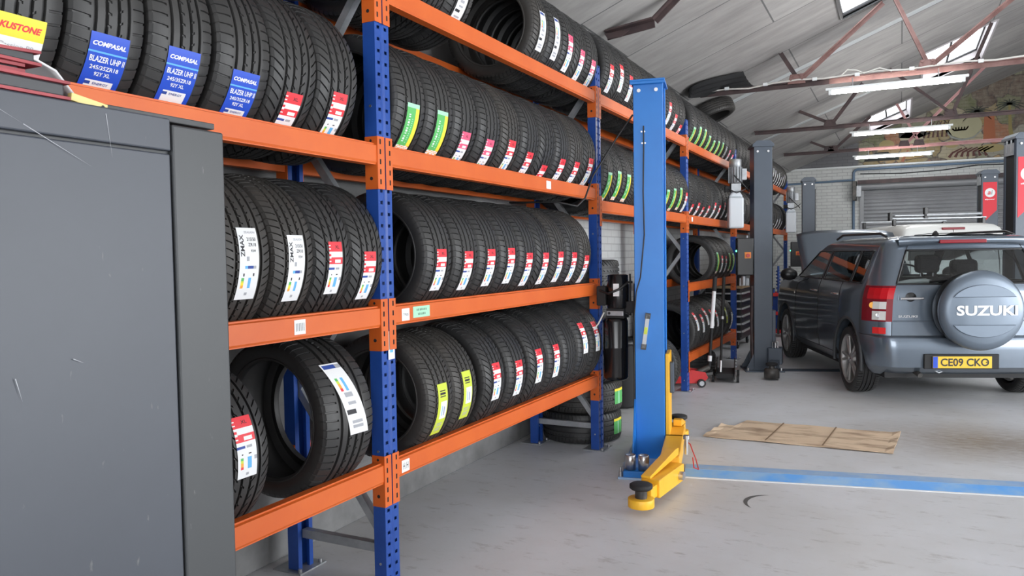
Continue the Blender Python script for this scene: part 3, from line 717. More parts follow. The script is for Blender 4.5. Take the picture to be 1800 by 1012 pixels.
for b, lv in SHELF.items():
    y0 = Y1 + (b - 2) * BAY
    for l, z in lv.items():
        for rear in (0, 1):
            root = empty('shelf_beam', (XF if not rear else X_REAR_FACE, y0 + .001, z), 0)
            tag(root, '%s orange beam of the %s shelf in the %s of the tyre rack' % ('front' if not rear else 'rear', LEVN[l], BAYN[b]), 'shelf beam', 'orange rack beams')
            if not rear:
                part_obj('rail', beam_me, root); part_obj('end_connector', con_me[-1], root); part_obj('end_connector', con_me[1], root, (0, beam_len, 0))
            else:
                part_obj('rail', beam_me, root, (0, beam_len, 0), (0, 0, PI)); part_obj('end_connector', con_me[1], root, (0, 0, 0), (0, 0, PI)); part_obj('end_connector', con_me[-1], root, (0, beam_len, 0), (0, 0, PI))
            if not rear and (b, l) == (1, 2): sticker(root, 2.06, -.045, .06, .055, paper, [('||||||', 0, 0, .045, .03)])
            if not rear and (b, l) == (2, 2):
                sticker(root, .085, -.05, .06, .055, paper, [('TYRES', 0, .0, .04, .012)]); sticker(root, .215, -.045, .14, .052, paper_mint, [('IIIIIII', 0, .01, .08, .01), ('IIIIII', 0, -.01, .06, .01)])
            if not rear and (b, l) == (2, 1): sticker(root, .06, -.05, .06, .055, paper, [('H H', 0, 0, .04, .03)])
            if not rear and (b, l) == (2, 3): sticker(root, 1.70, -.045, .07, .05, paper)
            if not rear and (b, l) == (4, 3): sticker(root, .16, -.045, .06, .05, paper)

# ------------------------------------------------------------------ tyres
def tyre_mesh(name, R0=.32, W=.235, grooves=(-.058, -.02, .02, .058), gw=.0115, pitches=64, lat=(1, .25, 0, .25, 1), slant=(.5, .35, .2), latd=.0075, mat=rubber, rim=.229):
    hw = W / 2; te = hw - .019
    def crown(w): return R0 - .0045 * (w / te) ** 2 - (.004 if abs(w) > te - .003 else 0)
    cols = []  # (w, r, lateral depth)
    edges = [-te] + [e for g in grooves for e in (g - gw / 2, g + gw / 2)] + [te]
    for i in range(len(grooves) + 1):
        a, b = edges[2 * i], edges[2 * i + 1]; L = lat[i]
        if L >= 1:
            cols += [(a, crown(a), latd), ((a * .6 + b * .4), crown(a * .6 + b * .4), latd), (b if i else a * .18 + b * .82, crown(b), latd if i else latd)]
            if i == 0: cols += [(a * .17 + b * .83, crown(b), 0), (b, crown(b), 0)]
            else: cols[-3:] = [(a, crown(a), 0), (a * .83 + b * .17, crown(a), 0), (a * .82 + b * .18, crown(a), latd), (a * .4 + b * .6, crown(a * .4 + b * .6), latd), (b, crown(b), latd)]
        elif L > 0:
            cols += [(a, crown(a), latd * .7), (a * (1 - L) + b * L, crown(a), latd * .7), (a * (1 - L) + b * L + .0005, crown(a), 0), (b, crown(b), 0)]
        else:
            cols += [(a, crown(a), 0), (b, crown(b), 0)]
        if i < len(grooves):
            g = grooves[i]; cols += [(g - gw / 2 + .0012, R0 - .0105, 0), (g + gw / 2 - .0012, R0 - .0105, 0)]
    side_r = [(hw - .010, R0 - .012, latd * .7), (hw - .004, R0 - .024, latd * .4), (hw - .0035, R0 - .0245, 0), (hw, R0 - .046, 0), (hw - .001, R0 - .056, 0), (hw - .003, rim + .022, 0), (hw - .006, rim + .016, 0), (hw - .004, rim + .012, 0), (hw - .010, rim + .003, 0), (hw - .022, rim, 0)]
    inner = [(hw - .032, rim + .004, 0), (hw - .022, rim + .03, 0), (hw - .016, R0 - .045, 0), (hw - .03, R0 - .018, 0), (0, R0 - .013, 0)]
    left = [(-w, r, d) for w, r, d in side_r][::-1]
    prof = left + cols + side_r + inner + [(-w, r, d) for w, r, d in inner[:-1]][::-1]
    na = pitches * 4; m = len(prof)
    vs = []; fs = []
    for k in range(na):
        pk, q = divmod(k, 4)
        frac = (0.0, 0.10, 0.145, 0.245)[q] if False else (0.0, 0.03, 0.19, 0.22)[q]
        gflag = q in (1, 2)
        for (w, r, d) in prof:
            aw = abs(w)
            sh = slant[0] * max(0, aw - .05) / .05 + slant[1] * min(aw, .05) / .05 * (1 if w > 0 else slant[2] / max(slant[1], 1e-3))
            t = 2 * PI * (pk + frac + sh) / pitches
            rr = r - (d if gflag else 0)
            vs.append((rr * math.cos(t), w, rr * math.sin(t)))
    for k in range(na):
        k2 = (k + 1) % na
        for i in range(m):
            j = (i + 1) % m
            fs.append((k * m + i, k2 * m + i, k2 * m + j, k * m + j))
    me = bpy.data.meshes.new(name); me.from_pydata(vs, [], fs); me.materials.append(mat)
    bm = bmesh.new(); bm.from_mesh(me); bmesh.ops.recalc_face_normals(bm, faces=bm.faces); bm.to_mesh(me); bm.free()
    me.polygons.foreach_set('use_smooth', [True] * len(me.polygons))
    try: me.set_sharp_from_angle(angle=R(38))
    except Exception: pass
    return me
TV = {
 'A': tyre_mesh('tyre_tread_a', slant=(.3, .15, .1)),
 'B': tyre_mesh('tyre_tread_b', pitches=56, lat=(1, .5, .3, .5, 1), slant=(1.2, 1.3, 1.3), latd=.008),
 'C': tyre_mesh('tyre_tread_c', grooves=(-.05, -.017, .02, .052), gw=.012, pitches=60, lat=(1, 0, .35, .3, 1), slant=(.15, .9, .4), latd=.006),
 'D': tyre_mesh('tyre_tread_d', pitches=72, lat=(1, .35, .35, .35, 1), slant=(.7, .9, .3), mat=rubber_brown, latd=.0075),
}
def label_paint(kind, u, v):
    # u 0..1 left to right, v 0..1 top to bottom
    if kind in ('R', 'P'):
        c = paper_red if kind == 'R' else paper_pink
        if v < .42:
            if u < .16: return paper if (.06 < v < .4 and int(v * 70) % 2) else c
            if .18 < v < .29: return paper
            if .33 < v < .39 and .4 < u < .85: return paper
            return c
        if .48 < v < .53: return ink_navy if u < .42 else (ink_grey if .5 < u < .8 else paper)
        if .66 < v < .86:
            if .14 < u < .30: return (paper_green, paper_lime, ink_orange, paper_red)[min(3, int((v - .66) / .05))]
            if .52 < u < .68: return ink_cyan
            if u > .84 and .64 < v < .72: return ink_grey
        if .60 < v < .63 and (.2 < u < .32 or .6 < u < .75): return ink
        if .92 < v < .95 and .45 < u < .6: return ink_grey
        return paper
    if kind == 'G':
        if v > .86: return paper if (int(u * 9) + int(v * 40)) % 3 else ink_orange
        if v < .08 : return paper_mint
        if u > .72: return paper_yellow
        if .24 < u < .34 and .2 < v < .8 and int(v * 60) % 2: return paper
        if .5 < u < .58 and .3 < v < .8 and int(v * 50) % 2: return paper_mint
        return paper_green
    if kind == 'L':
        if .33 < v < .66 and .28 < u < .92:
            if .4 < u < .5 and .42 < v < .6: return ink_cyan
            if .64 < u < .74 and .44 < v < .6: return ink_navy
            return paper
        if .10 < v < .28 and .2 < u < .8 and int(v * 40) % 2: return ink
        if v > .72 and .2 < u < .8 and int(v * 60) % 3 == 0: return ink_grey
        return paper_lime
    if kind == 'W':
        if .03 < v < .09 and u > .1: return ink_navy if u < .7 else ink_grey
        if .22 < v < .42:
            if .2 < u < .34: return (paper_green, paper_lime, ink_orange, paper_red)[min(3, int((v - .22) / .05))]
            if .5 < u < .66: return ink_cyan
        if .44 < v < .6 and .25 < u < .75 and int(v * 80) % 2: return ink_grey
        if .66 < v < .73: return ink if .1 < u < .6 else paper
        if .78 < v < .95 and .2 < u < .8 and int(v * 70) % 2: return ink_grey
        return paper
    if kind == 'Z':
        if .40 < v < .46 and .35 < u < .8 and int(u * 30) % 2: return ink_grey
        if .52 < v < .56 and .25 < u < .85: return ink_cyan if u < .42 else (ink_navy if u < .7 else ink_grey)
        if .68 < v < .84:
            if .14 < u < .30: return (paper_green, paper_lime, paper_yellow, ink_orange)[min(3, int((v - .68) / .04))]
            if .50 < u < .64: return ink_cyan
        if .62 < v < .66 and (.2 < u < .3 or .72 < u < .82): return ink
        if .9 < v < .93 and .4 < u < .55: return ink_grey
        return paper
    if kind == 'C':
        if v > .56 and .13 < u < .87:
            if .58 < v < .63: return ink_navy if u < .32 else paper
            if .72 < v < .78 and (.25 < u < .38 or .62 < u < .75): return ink
            if .84 < v < .95 and .22 < u < .34: return (paper_green, paper_yellow, ink_orange)[min(2, int((v - .84) / .037))]
            if .84 < v < .95 and .55 < u < .67: return ink_navy
            return paper
        if .215 < v < .225: return ink_cyan
        return paper_blue
    if kind == 'K':
        if v < .30: return paper_yellow
        if .64 < v < .71 and u < .2: return ink_navy
        if .64 < v < .71 and .74 < u < .84: return ink_grey
        return paper
    return paper
LBL_W = {'R': .085, 'P': .085, 'G': .095, 'L': .085, 'W': .085, 'Z': .090, 'C': .118, 'K': .125}
LBL_MIN = {'R': .21, 'P': .21, 'G': .23, 'L': .25, 'W': .22, 'Z': .25, 'C': .235, 'K': .19}
def label_mesh(kind, phi_top, phi_bot, R0, near, yo=0.0, skew=0.0):
    w = LBL_W[kind]
    arc = R(phi_top - phi_bot) * R0
    if arc < LBL_MIN[kind]: phi_bot = phi_top - math.degrees(LBL_MIN[kind] / R0); arc = LBL_MIN[kind]
    Rl = R0 + .0008
    def place(u, v, lift=0.0):
        # u metres to the right (+y) from centre, v metres up from the centre
        t = R((phi_top + phi_bot) / 2) + v / R0
        return ((Rl + lift) * math.cos(t), u + yo + skew * v, (Rl + lift) * math.sin(t))
    mb = MB(); nu, nv = (14, 48) if near else (8, 24)
    vs = [place(-w / 2 + w * i / nu, arc / 2 - arc * j / nv) for j in range(nv + 1) for i in range(nu + 1)]
    for j in range(nv):
        for i in range(nu):
            a = j * (nu + 1) + i
            mb.f.append([a, a + 1, a + nu + 2, a + nu + 1]); mb.mi.append(mb.m(label_paint(kind, (i + .5) / nu, (j + .5) / nv))); mb.sm.append(True)
    mb.v = vs
    if near:
        def T(txt, u, v, tw, th, mat, bold=.01, shear=0.0, rot=False):
            # u,v as fractions of the label (from left, from top)
            cu, cv = (u - .5) * w, (.5 - v) * arc
            if rot: fit_text(mb, txt, tw, th, lambda a, b: place(cu - b, cv + a, .0006), mat, bold, shear)
            else: fit_text(mb, txt, tw, th, lambda a, b: place(cu + a, cv + b, .0006), mat, bold, shear)
        if kind == 'C':
            T('COMPASAL', .5, .12, w * .86, .013, paper, .04, .25); T('BLAZER UHP II', .52, .30, w * .90, .017, paper, .02)
            T('245/35ZR18', .5, .40, w * .74, .012, paper, .02); T('92Y XL', .5, .48, w * .42, .012, paper, .02); T('ENERGY', .55, .605, w * .40, .008, ink_navy, .01)
        if kind == 'K':
            T('KUSTONE', .5, .15, w * .84, .017, paper_red, .04, .25); T('Passion P9', .5, .40, w * .66, .012, ink_grey, .0); T('245/35ZR18', .5, .50, w * .64, .010, ink, .0)
            T('95W', .5, .58, w * .2, .008, ink, .0); T('ENERGY', .46, .675, w * .42, .010, ink_navy, .02)
        if kind == 'Z':
            T('ZMAX', .17, .25, .075, .018, ink, .02, 0.0, True); T('ZEALION', .62, .065, w * .55, .008, ink_grey, .01); T('215/50', .66, .16, w * .46, .012, ink, .01)
            T('ZR18', .68, .235, w * .40, .012, ink, .01); T('92W', .72, .32, w * .26, .009, ink, .01)
        if kind in 'RP':
            T('XL', .62, .10, w * .3, .012, ink, .01)
    return mb.mesh('label_sticker')

TY = {
'B1L3':[(.945,-20,-38,'N'),(1.201,-17,-35,'K'),(1.444,-15,-42,'C'),(1.691,-12,-40,'C'),(1.945,-15,-40,'C'),(2.185,-20,-41,'R'),(2.43,-12,-40,'R')],
'B2L3':[(2.938,-3,-40,'G'),(3.186,-2,-39,'G'),(3.430,-14,-40,'P'),(3.689,-15,-42,'P'),(3.943,-10,-40,'R'),(4.198,-17,-40,'R'),(4.451,-27,-48,'R'),(4.693,-15,-41,'R'),(4.938,-14,-39,'R'),(5.180,-5,-37,'R')],
'B1L2':[(1.925,18,-25,'Z'),(2.16,14,-28,'Z'),(2.395,10,-24,'R'),(2.635,3,-32,'R')],
'B2L2':[(3.151,5,-31,'R'),(3.412,3,-32,'R'),(3.656,5,-31,'R'),(3.896,6,-29,'R'),(4.134,1,-33,'R'),(4.372,1,-34,'R'),(4.606,2,-34,'R'),(4.840,1,-36,'R'),(5.074,-3,-39,'R')],
'B1L1':[(1.890,27,-8,'R'),(2.465,44,-9,'W')],
'B2L1':[(3.146,13,-35,'L'),(3.387,18,-28,'L'),(3.704,17,-20,'R'),(3.979,13,-24,'R'),(4.256,18,-19,'R'),(4.513,17,-19,'R'),(4.752,0,0,'N'),(4.991,32,0,'R'),(5.233,30,-3,'R')],
'B1L4':[(1.25,-5,-35,'N'),(1.5,-5,-35,'N'),(1.75,-5,-35,'N'),(2.0,-5,-35,'N'),(2.25,-5,-35,'N'),(2.5,-5,-35,'N')],
'B2L4':[(2.945,-5,-35,'N'),(3.19,-5,-35,'N'),(3.438,-5,-35,'W'),(4.375,13,-30,'W'),(4.614,17,-31,'W'),(4.860,7,-37,'P'),(5.105,-2,-36,'P'),(5.342,-6,-37,'P')],
'B3L4':[(5.640,3,-35,'R'),(5.876,12,-26,'R'),(6.112,5,-30,'R'),(6.36,0,-30,'N'),(6.60,0,-30,'N'),(6.838,0,-30,'N'),(7.078,-3,-29,'R'),(7.316,3,-32,'R'),(7.555,-11,-42,'R'),(7.806,-23,-45,'R')],
'B4L4':[(8.315,-11,-36,'G'),(8.566,-4,-41,'G'),(8.808,-3,-40,'G'),(9.057,-10,-38,'G'),(9.310,-14,-37,'G'),(9.552,-10,-38,'G'),(9.790,-8,-37,'G'),(10.026,-12,-39,'W'),(10.262,-15,-38,'P'),(10.497,-21,-38,'P')],
'B5L4':[(10.97+.25*k,0,-30,'N') for k in range(9)],
'B6L4':[(13.575,2,-23,'R'),(13.80,-2,-29,'W'),(14.03,7,-31,'W'),(14.27,3,-30,'W'),(14.50,-4,-34,'W'),(14.74,2,-30,'W'),(14.98,-8,-34,'W'),(15.22,-2,-32,'W'),(15.46,8,-31,'W'),(15.71,0,-30,'N')],
'B3L3':[(5.56,-1,-38,'G'),(5.795,4,-38,'G'),(6.030,3,-38,'G'),(6.27,0,0,'N'),(6.51,0,0,'N'),(6.75,0,0,'N'),(6.990,-4,-35,'G'),(7.225,-4,-35,'G'),(7.462,1,-37,'G'),(7.698,5,-35,'G'),(7.936,-1,-34,'R')],
'B4L3':[(8.265,-19,-37,'R'),(8.52,-14,-38,'R'),(8.775,-20,-37,'R'),(9.026,-15,-38,'R'),(9.321,-6,-37,'R'),(9.594,-9,-39,'R'),(9.868,0,-35,'R'),(10.119,5,-30,'R'),(10.40,0,-30,'W')],
'B5L3':[(10.94,-17,-38,'W'),(11.175,-13,-39,'W'),(11.5,0,-30,'N'),(11.8,0,-30,'N'),(12.9,0,-30,'N')],
'B6L3':[(13.66,-20,-40,'W'),(13.921,-24,-42,'W'),(14.203,-25,-38,'W'),(14.50,-10,-33,'W'),(14.806,-5,-30,'W'),(15.098,-12,-32,'W'),(15.75,-12,-31,'W')],
'B4L2':[(9.448,19,-28,'G'),(9.686,11,-24,'R'),(9.925,10,-25,'R'),(10.162,17,-26,'G'),(10.408,16,-30,'G')],
'B4L1':[(8.406,39,3,'R'),(8.66,31,9,'R'),(8.915,42,6,'R'),(9.17,35,4,'R'),(9.413,31,-2,'R'),(9.70,0,0,'N'),(9.962,37,-3,'L'),(10.283,13,-19,'W')],
}
ORD = ['first', 'second', 'third', 'fourth', 'fifth', 'sixth', 'seventh', 'eighth', 'ninth', 'tenth', 'eleventh', 'twelfth', 'thirteenth']
KINDN = {'R': 'red-and-white', 'P': 'pink-and-white', 'G': 'green', 'L': 'lime', 'W': 'white', 'Z': 'white', 'C': 'blue', 'K': 'yellow-and-white'}
TREAD = {'B1L3': 'CCCCCBB', 'B2L3': 'AAAADABADB', 'B1L2': 'DDBB', 'B2L2': 'AAAAABDAD', 'B1L1': 'BC', 'B2L1': 'DDBABAAAA'}
RAD = {'B1L1': [.32, .335], 'B2L1': [.315, .315, .318, .318, .322, .325, .328, .335, .335], 'B1L3': [.325] * 7}
X_MID = (XF - .05 + X_REAR_FACE + .05) / 2
HALF = (XF - .05 - X_REAR_FACE - .05) / 2
def put_tyre(me_key, loc, R0=.32, rot=(0, 0, 0)):
    o = bpy.data.objects.new('tyre', TV[me_key]); COL.objects.link(o)
    s = R0 / .32; o.scale = (s, 1, s)
    o.rotation_mode = 'ZYX'
    o.location = loc; o.rotation_euler = rot
    return o
for key, rows in TY.items():
    b, l = int(key[1]), int(key[3]); z0 = SHELF[b][l]
    lo, hi = Y1 + (b - 2) * BAY, Y1 + (b - 1) * BAY - POST_W
    ycl = [min(max(r[0], lo + .112), hi - .112) for r in rows]
    for i in range(len(ycl) - 2, -1, -1): ycl[i] = min(ycl[i], ycl[i + 1] - .218)
    for i, (y, p1, p2, kind) in enumerate(rows):
        y = ycl[i]
        wide = (key, i) == ('B1L1', 1)
        half = .142 if wide else min([.1185] + ([(y - ycl[i - 1]) / 2 - .0005] if i else []) + ([(ycl[i + 1] - y) / 2 - .0005] if i + 1 < len(ycl) else []) + [y - lo - .001, hi - y - .001])
        R0 = RAD.get(key, [.32] * 20)[i]
        tk = TREAD.get(key, 'ABADCABADCABA')[i]
        zc = z0 + math.sqrt(R0 * R0 - HALF * HALF) + .001
        o = put_tyre(tk, (X_MID, y, zc), R0)
        o.scale.y = half / .1185
        if wide: o.rotation_euler = (0, 0, R(-5))
        if kind != 'N':
            me = label_mesh(kind, p1, p2, .32, b <= 2, skew=-.22 if wide else 0.0)
            c = bpy.data.objects.new('label_sticker', me); COL.objects.link(c); c.parent = o
            c['label'] = KINDN[kind] + ' paper label'
        place = '%s from left, %s shelf, %s of the rack' % (ORD[i], LEVN[l], BAYN[b])
        what = 'black tyre with %s label' % KINDN[kind] if kind != 'N' else 'black tyre without label'
        tag(o, '%s, %s' % (what, place), 'tyre', 'tyres on the %s shelf of the %s' % (LEVN[l], BAYN[b]))

# tyres stacked flat on the floor in the open third bay
for k in range(6):
    R0 = .318
    o = put_tyre('ADBADB'[k], (-2.29 + random.uniform(-.015, .012), 5.762 + random.uniform(-.008, .008), .1185 + k * .2375), R0, (PI / 2, 0, 0))
    tag(o, ['lowest tyre of the flat stack on the floor behind the second blue upright, green-yellow label', 'second tyre from the floor in the flat stack, with green-yellow label', 'third tyre from the floor in the flat stack behind the second upright',
            'fourth tyre from the floor in the flat stack behind the second upright', 'fifth tyre from the floor in the flat stack behind the second upright', 'topmost tyre of the flat stack behind the second blue upright'][k], 'tyre', 'tyres stacked flat on the floor')
    if k < 2:
        q = MB(); Rl = .3212; vs = []; nu, nv = 6, 8
        # green/yellow sticker wrapped on the tread, facing the aisle
        for j in range(nv + 1):
            for i in range(nu + 1):
                t = R(3 + 14 - 26 * j / nv); vs.append((Rl * math.cos(t), -.06 + .12 * i / nu, Rl * math.sin(t)))
        fs = []; 
        for j in range(nv):
            for i in range(nu):
                a = j * (nu + 1) + i; q.f.append([a, a + 1, a + nu + 2, a + nu + 1]); q.mi.append(q.m(paper_yellow if i == nu - 1 else (paper_mint if j == 3 else paper_green))); q.sm.append(True)
        q.v = vs; c = q.build('label_sticker', o); c['label'] = 'green and yellow paper label'
# big tyres lying on the floor under the fourth bay and loose ones on top
for k, (x, y, z, rot, lab) in enumerate([
    (-2.36, 9.55, .118, (PI / 2, 0, 0), 'black tyre lying flat on the floor under the bottom shelf of the fourth bay'),
    (-2.30, 7.60, .325, (0, 0, R(6)), 'black tyre standing on the floor behind the right edge of the bright blue lift column'),
    (-2.28, 10.45, 3.325, tuple((Matrix.Rotation(-math.atan(.396), 3, 'Y') @ Matrix.Rotation(PI / 2, 3, 'X')).to_euler('ZYX')), 'black tyre lying flat on top of the top-shelf tyres beside the ribbed black panel')]):
    o = put_tyre('ABD'[k], (x, y, z), .325, rot); tag(o, lab, 'tyre', 'loose tyres')
    if k == 2: o.scale.y = .75

# ribbed black plastic panel lying against the ceiling on top of the tyres
mb = MB(); pts = []; n = 24
for i in range(n + 1):
    t = i / n; wdt = math.sqrt(max(0, 1 - (1 - min(t * 1.5, 1)) ** 2))
    for j in range(13):
        s = -1 + 2 * j / 12
        x = -2.30 + .60 * t; y = 9.36 + .72 * t + s * .46 * wdt
        pts.append((x, y, roof_z(x) - .035 - .05 * (1 - s * s) - (.014 if j % 2 else 0)))
fs = [(i * 13 + j, (i + 1) * 13 + j, (i + 1) * 13 + j + 1, i * 13 + j + 1) for i in range(n) for j in range(12)]
mb.add(pts, fs, black_matt, False)
o = mb.build('plastic_cover')
sd = o.modifiers.new('solid', 'SOLIDIFY'); sd.thickness = .008
tag(o, 'ribbed black plastic cover lying on top of the highest tyres against the ceiling', 'plastic cover')

# ------------------------------------------------------------------ grey cabinet in the left foreground
def scratched(name, c, base_rough=.45):
    m = mottled(name, c, tuple(x * 1.12 for x in c), 2.0, base_rough)
    b = m.node_tree.nodes['Principled BSDF']
    src = b.inputs['Base Color'].links[0].from_socket
    tc = nd(m, 'ShaderNodeTexCoord')
    mp = nd(m, 'ShaderNodeMapping'); mp.inputs['Scale'].default_value = (3, 16, 5); mp.inputs['Rotation'].default_value = (0.25, 0, 0); lk(m, tc.outputs['Object'], mp.inputs['Vector'])
    n = nd(m, 'ShaderNodeTexNoise', Scale=3.2, Detail=4.0, Roughness=.55); lk(m, mp.outputs['Vector'], n.inputs['Vector'])
    r = nd(m, 'ShaderNodeValToRGB'); r.color_ramp.elements[0].position = .70; r.color_ramp.elements[0].color = (0, 0, 0, 1); r.color_ramp.elements[1].position = .78; r.color_ramp.elements[1].color = (.5, .5, .5, 1)
    lk(m, n.outputs['Fac'], r.inputs['Fac'])
    mx = nd(m, 'ShaderNodeMix'); mx.data_type = 'RGBA'; mx.inputs[7].default_value = (.24, .24, .23, 1)
    lk(m, r.outputs['Color'], mx.inputs[0]); lk(m, src, mx.inputs[6]); lk(m, mx.outputs[2], b.inputs['Base Color'])
    return m
cab_m = scratched('cabinet_grey_paint', (0.045, 0.051, 0.065)); cab_m2 = scratched('cabinet_dark_grey_paint', (0.038, 0.041, 0.044)); cab_top = mottled('cabinet_top_dark', (.04, .042, .045), (.07, .072, .075), 5, .5)
cx = -1.30
cab = empty('metal_cabinet', (cx - .3, .62, 0)); tag(cab, 'tall scratched dark grey metal cabinet in the left foreground with red trays on top', 'cabinet')
YE0, YE1 = 1.075, 1.205          # end of the big panel, end of the corner column (world)
oy = .62; ox = cx - .3
def cb(lo, hi): return (lo[0] - ox, lo[1] - oy, lo[2]), (hi[0] - ox, hi[1] - oy, hi[2])
q = MB(); q.box(*cb((cx - .6, -.25, .03), (cx - .012, YE1 - .004, 1.715)), cab_m2); q.build('body', cab, bevel=.004)
q = MB(); q.box(*cb((cx - .012, -.25, .05), (cx, YE0 - .006, 1.682)), cab_m); q.build('side_panel', cab, bevel=.003)
q = MB(); q.box(*cb((cx - .012, -.25, 1.688), (cx + .003, YE0 - .006, 1.752)), cab_m); q.build('top_rail', cab, bevel=.003)
q = MB(); q.box(*cb((cx - .05, YE0, .0), (cx + .001, YE1, 1.742)), cab_m2)
q.build('corner_column', cab, bevel=.004)
q = MB(); q.box(*cb((cx - .62, YE0 - .16, 1.752), (cx - .03, YE1 + .005, 1.765)), cab_top); q.box(*cb((cx - .6, -.25, 1.715), (cx - .012, YE0 - .17, 1.735)), cab_top); q.build('top_plate', cab, bevel=.002)
q = MB()
for (y0, z0, y1, z1) in ((.70, 1.74, .78, 1.70), (.78, 1.70, .90, 1.64), (.93, 1.74, .94, 1.66), (.60, 1.45, .63, 1.42), (.75, 1.28, .76, 1.24), (.66, 1.13, .665, 1.05), (.85, 1.30, .87, 1.29)):
    d = Vector((0, y1 - y0, z1 - z0)); L = d.length; d.normalize(); nn = Vector((0, -d.z, d.y))
    p = Vector((cx + .0036 - ox, y0 - oy, z0))
    q.add([p - nn * .0008, p + d * L, p + nn * .0008], [(0, 1, 2)], ink_grey)
q.build('scratch_mark', cab)
# red and black trays, cloth, yellow strip on top
tray_red = mottled('tray_red', (0.22, 0.02, 0.03), (0.36, 0.05, 0.06), 6, .5)
tray_in = principled('tray_black', (0.035, 0.037, 0.042), .45)
def tray(loc, rz, L, H, Wd, label, bent=0.0):
    root = empty('plastic_tray', loc, rz); tag(root, label, 'tray', 'red-edged trays on the cabinet')
    q = MB(); q.box((-Wd / 2, -L, .005), (Wd / 2, 0, H - .005), tray_in); q.build('black_body', root, bevel=.003)
    for nm, z in (('upper_rim', H - .005), ('lower_rim', 0)):
        q = MB(); n = 8; vs = []
        for i in range(n + 1):
            y = -L - .008 + (L + .016) * i / n; dz = -bent * math.sin(PI * i / n) * (1 if nm == 'upper_rim' else 0)
            for x in (-Wd / 2 - .006, Wd / 2 + .006):
                for zz in (z, z + .005): vs.append((x, y, zz + dz))
        fs = []
        for i in range(n):
            a = 4 * i; c = a + 4
            fs += [(a, a + 1, c + 1, c), (a + 2, c + 2, c + 3, a + 3), (a, c, c + 2, a + 2), (a + 1, a + 3, c + 3, c + 1)]
        fs += [(0, 2, 3, 1), (4 * n, 4 * n + 1, 4 * n + 3, 4 * n + 2)]
        q.add(vs, fs, tray_red); q.build(nm, root)
tray((cx - .05, .855, 1.7525), R(0), .5, .032, .10, 'long black tray with red rims lying lowest on the grey cabinet')
tray((cx - .055, .785, 1.787), R(-2), .4, .014, .09, 'short grey-black tray with red rim, middle one on the cabinet')
tray((cx - .055, .806, 1.8015), R(3), .4, .026, .10, 'crooked red tray with black inside, uppermost on the cabinet', .010)
tray((cx - .085, .975, 1.7365), R(-4), .07, .030, .08, 'small dark red tray end lying right of the others on the cabinet')
q = MB(); n = 12; vs = []; fs = []
for i in range(n + 1):
    for j in range(7):
        a = i / n; s = j / 6
        vs.append((-.11 + .13 * s, -.30 + .42 * a, .125 * math.sqrt(max(0, 1 - a ** 2.4)) * (.75 + .25 * math.sin(PI * s)) + .004 * math.sin(9 * a + 5 * s) + .002))
for i in range(n):
    for j in range(6): a = i * 7 + j; fs.append((a, a + 7, a + 8, a + 1))
q.add(vs, fs, paper, True); o = q.build('white_cloth'); o.location = (cx - .15, .842, 1.789); tag(o, 'crumpled white cloth behind the red trays on the grey cabinet', 'cloth')
so = o.modifiers.new('solid', 'SOLIDIFY'); so.thickness = .004
strip_y = principled('yellow_plastic', (.72, .58, .22), .45)
q = MB(); q.prism([(0, 0), (.012, 0), (.012, .014), (0, .014)], .07, strip_y); q.cyl((.0125, .06, .007), (.0135, .06, .007), .003, n=8, mat=ink)
o = q.build('plastic_clip', bevel=.002); o.location = (cx - .02, .872, 1.756); o.rotation_euler = (R(-9), 0, 0); tag(o, 'pale yellow plastic clip on the cabinet at the right end of the trays', 'clip')

# ------------------------------------------------------------------ two-post lifts
def lift_column(loc, rz, mat, H, label, w, d, cap='flat', mirror=1, group='two-post lift columns'):
    # local x: towards the other column, local y: away from the camera
    root = empty('lift_column', loc, rz); tag(root, label, 'car lift column', group)
    q = MB(); t = .012
    prof = [(-w / 2, -d / 2), (w / 2, -d / 2), (w / 2, -d / 2 + .05), (w / 2 - t, -d / 2 + .05), (w / 2 - t, -d / 2 + t), (-w / 2 + t, -d / 2 + t), (-w / 2 + t, d / 2 - t), (w / 2 - t, d / 2 - t), (w / 2 - t, d / 2 - .05), (w / 2, d / 2 - .05), (w / 2, d / 2), (-w / 2, d / 2)]
    M = Matrix(((mirror, 0, 0, 0), (0, 0, 1, 0), (0, 1, 0, 0), (0, 0, 0, 1)))
    q.prism(prof, H, mat, M); q.build('post', root, bevel=.004)
    q = MB()
    if cap == 'flat':
        q.box((-w / 2 - .02, -d / 2 - .03, H), (w / 2 + .015, d / 2 + .02, H + .014), mat); q.box((-w / 2 - .02, -d / 2 - .03, H - .02), (w / 2 + .015, -d / 2 - .022, H), mat)
    else:
        q.prism([(-w / 2 - .02, 0), (w / 2 + .02, 0), (w / 2 + .02, .03), (w / 2 - .03, .075), (-w / 2 + .03, .075), (-w / 2 - .02, .03)], d + .04, mat, Matrix.Translation((0, -d / 2 - .02, H - .005)))
    q.build('top_cap', root, bevel=.003)
    q = MB()
    for x in (-.3, .28): q.cyl((w * x, -d / 2 - .012, H - .06), (w * x, -d / 2, H - .06), .013, n=12, mat=steel)
    if cap == 'flat':
        for x, z in ((-.22, 2.32), (-.12, 2.32), (-.2, 2.24), (-.1, 2.24)): q.cyl((w * x, -d / 2 - .006, z), (w * x, -d / 2, z), .006, n=8, mat=steel)
    q.build('bolt', root)
    return root
def pad(mb, x, y, z0, z1, mat=black_matt):
    mb.cyl((x, y, z0), (x, y, z1 - .02), .022, n=14, mat=dark_steel); mb.cyl((x, y, z0), (x, y, z0 + .05), .034, n=14, mat=dark_steel)
    mb.lathe([(0, 0), (.055, 0), (.065, .008), (.065, .026), (.055, .032), (0, .030)], Matrix.Translation((x, y, z1 - .03)), 24, mat)
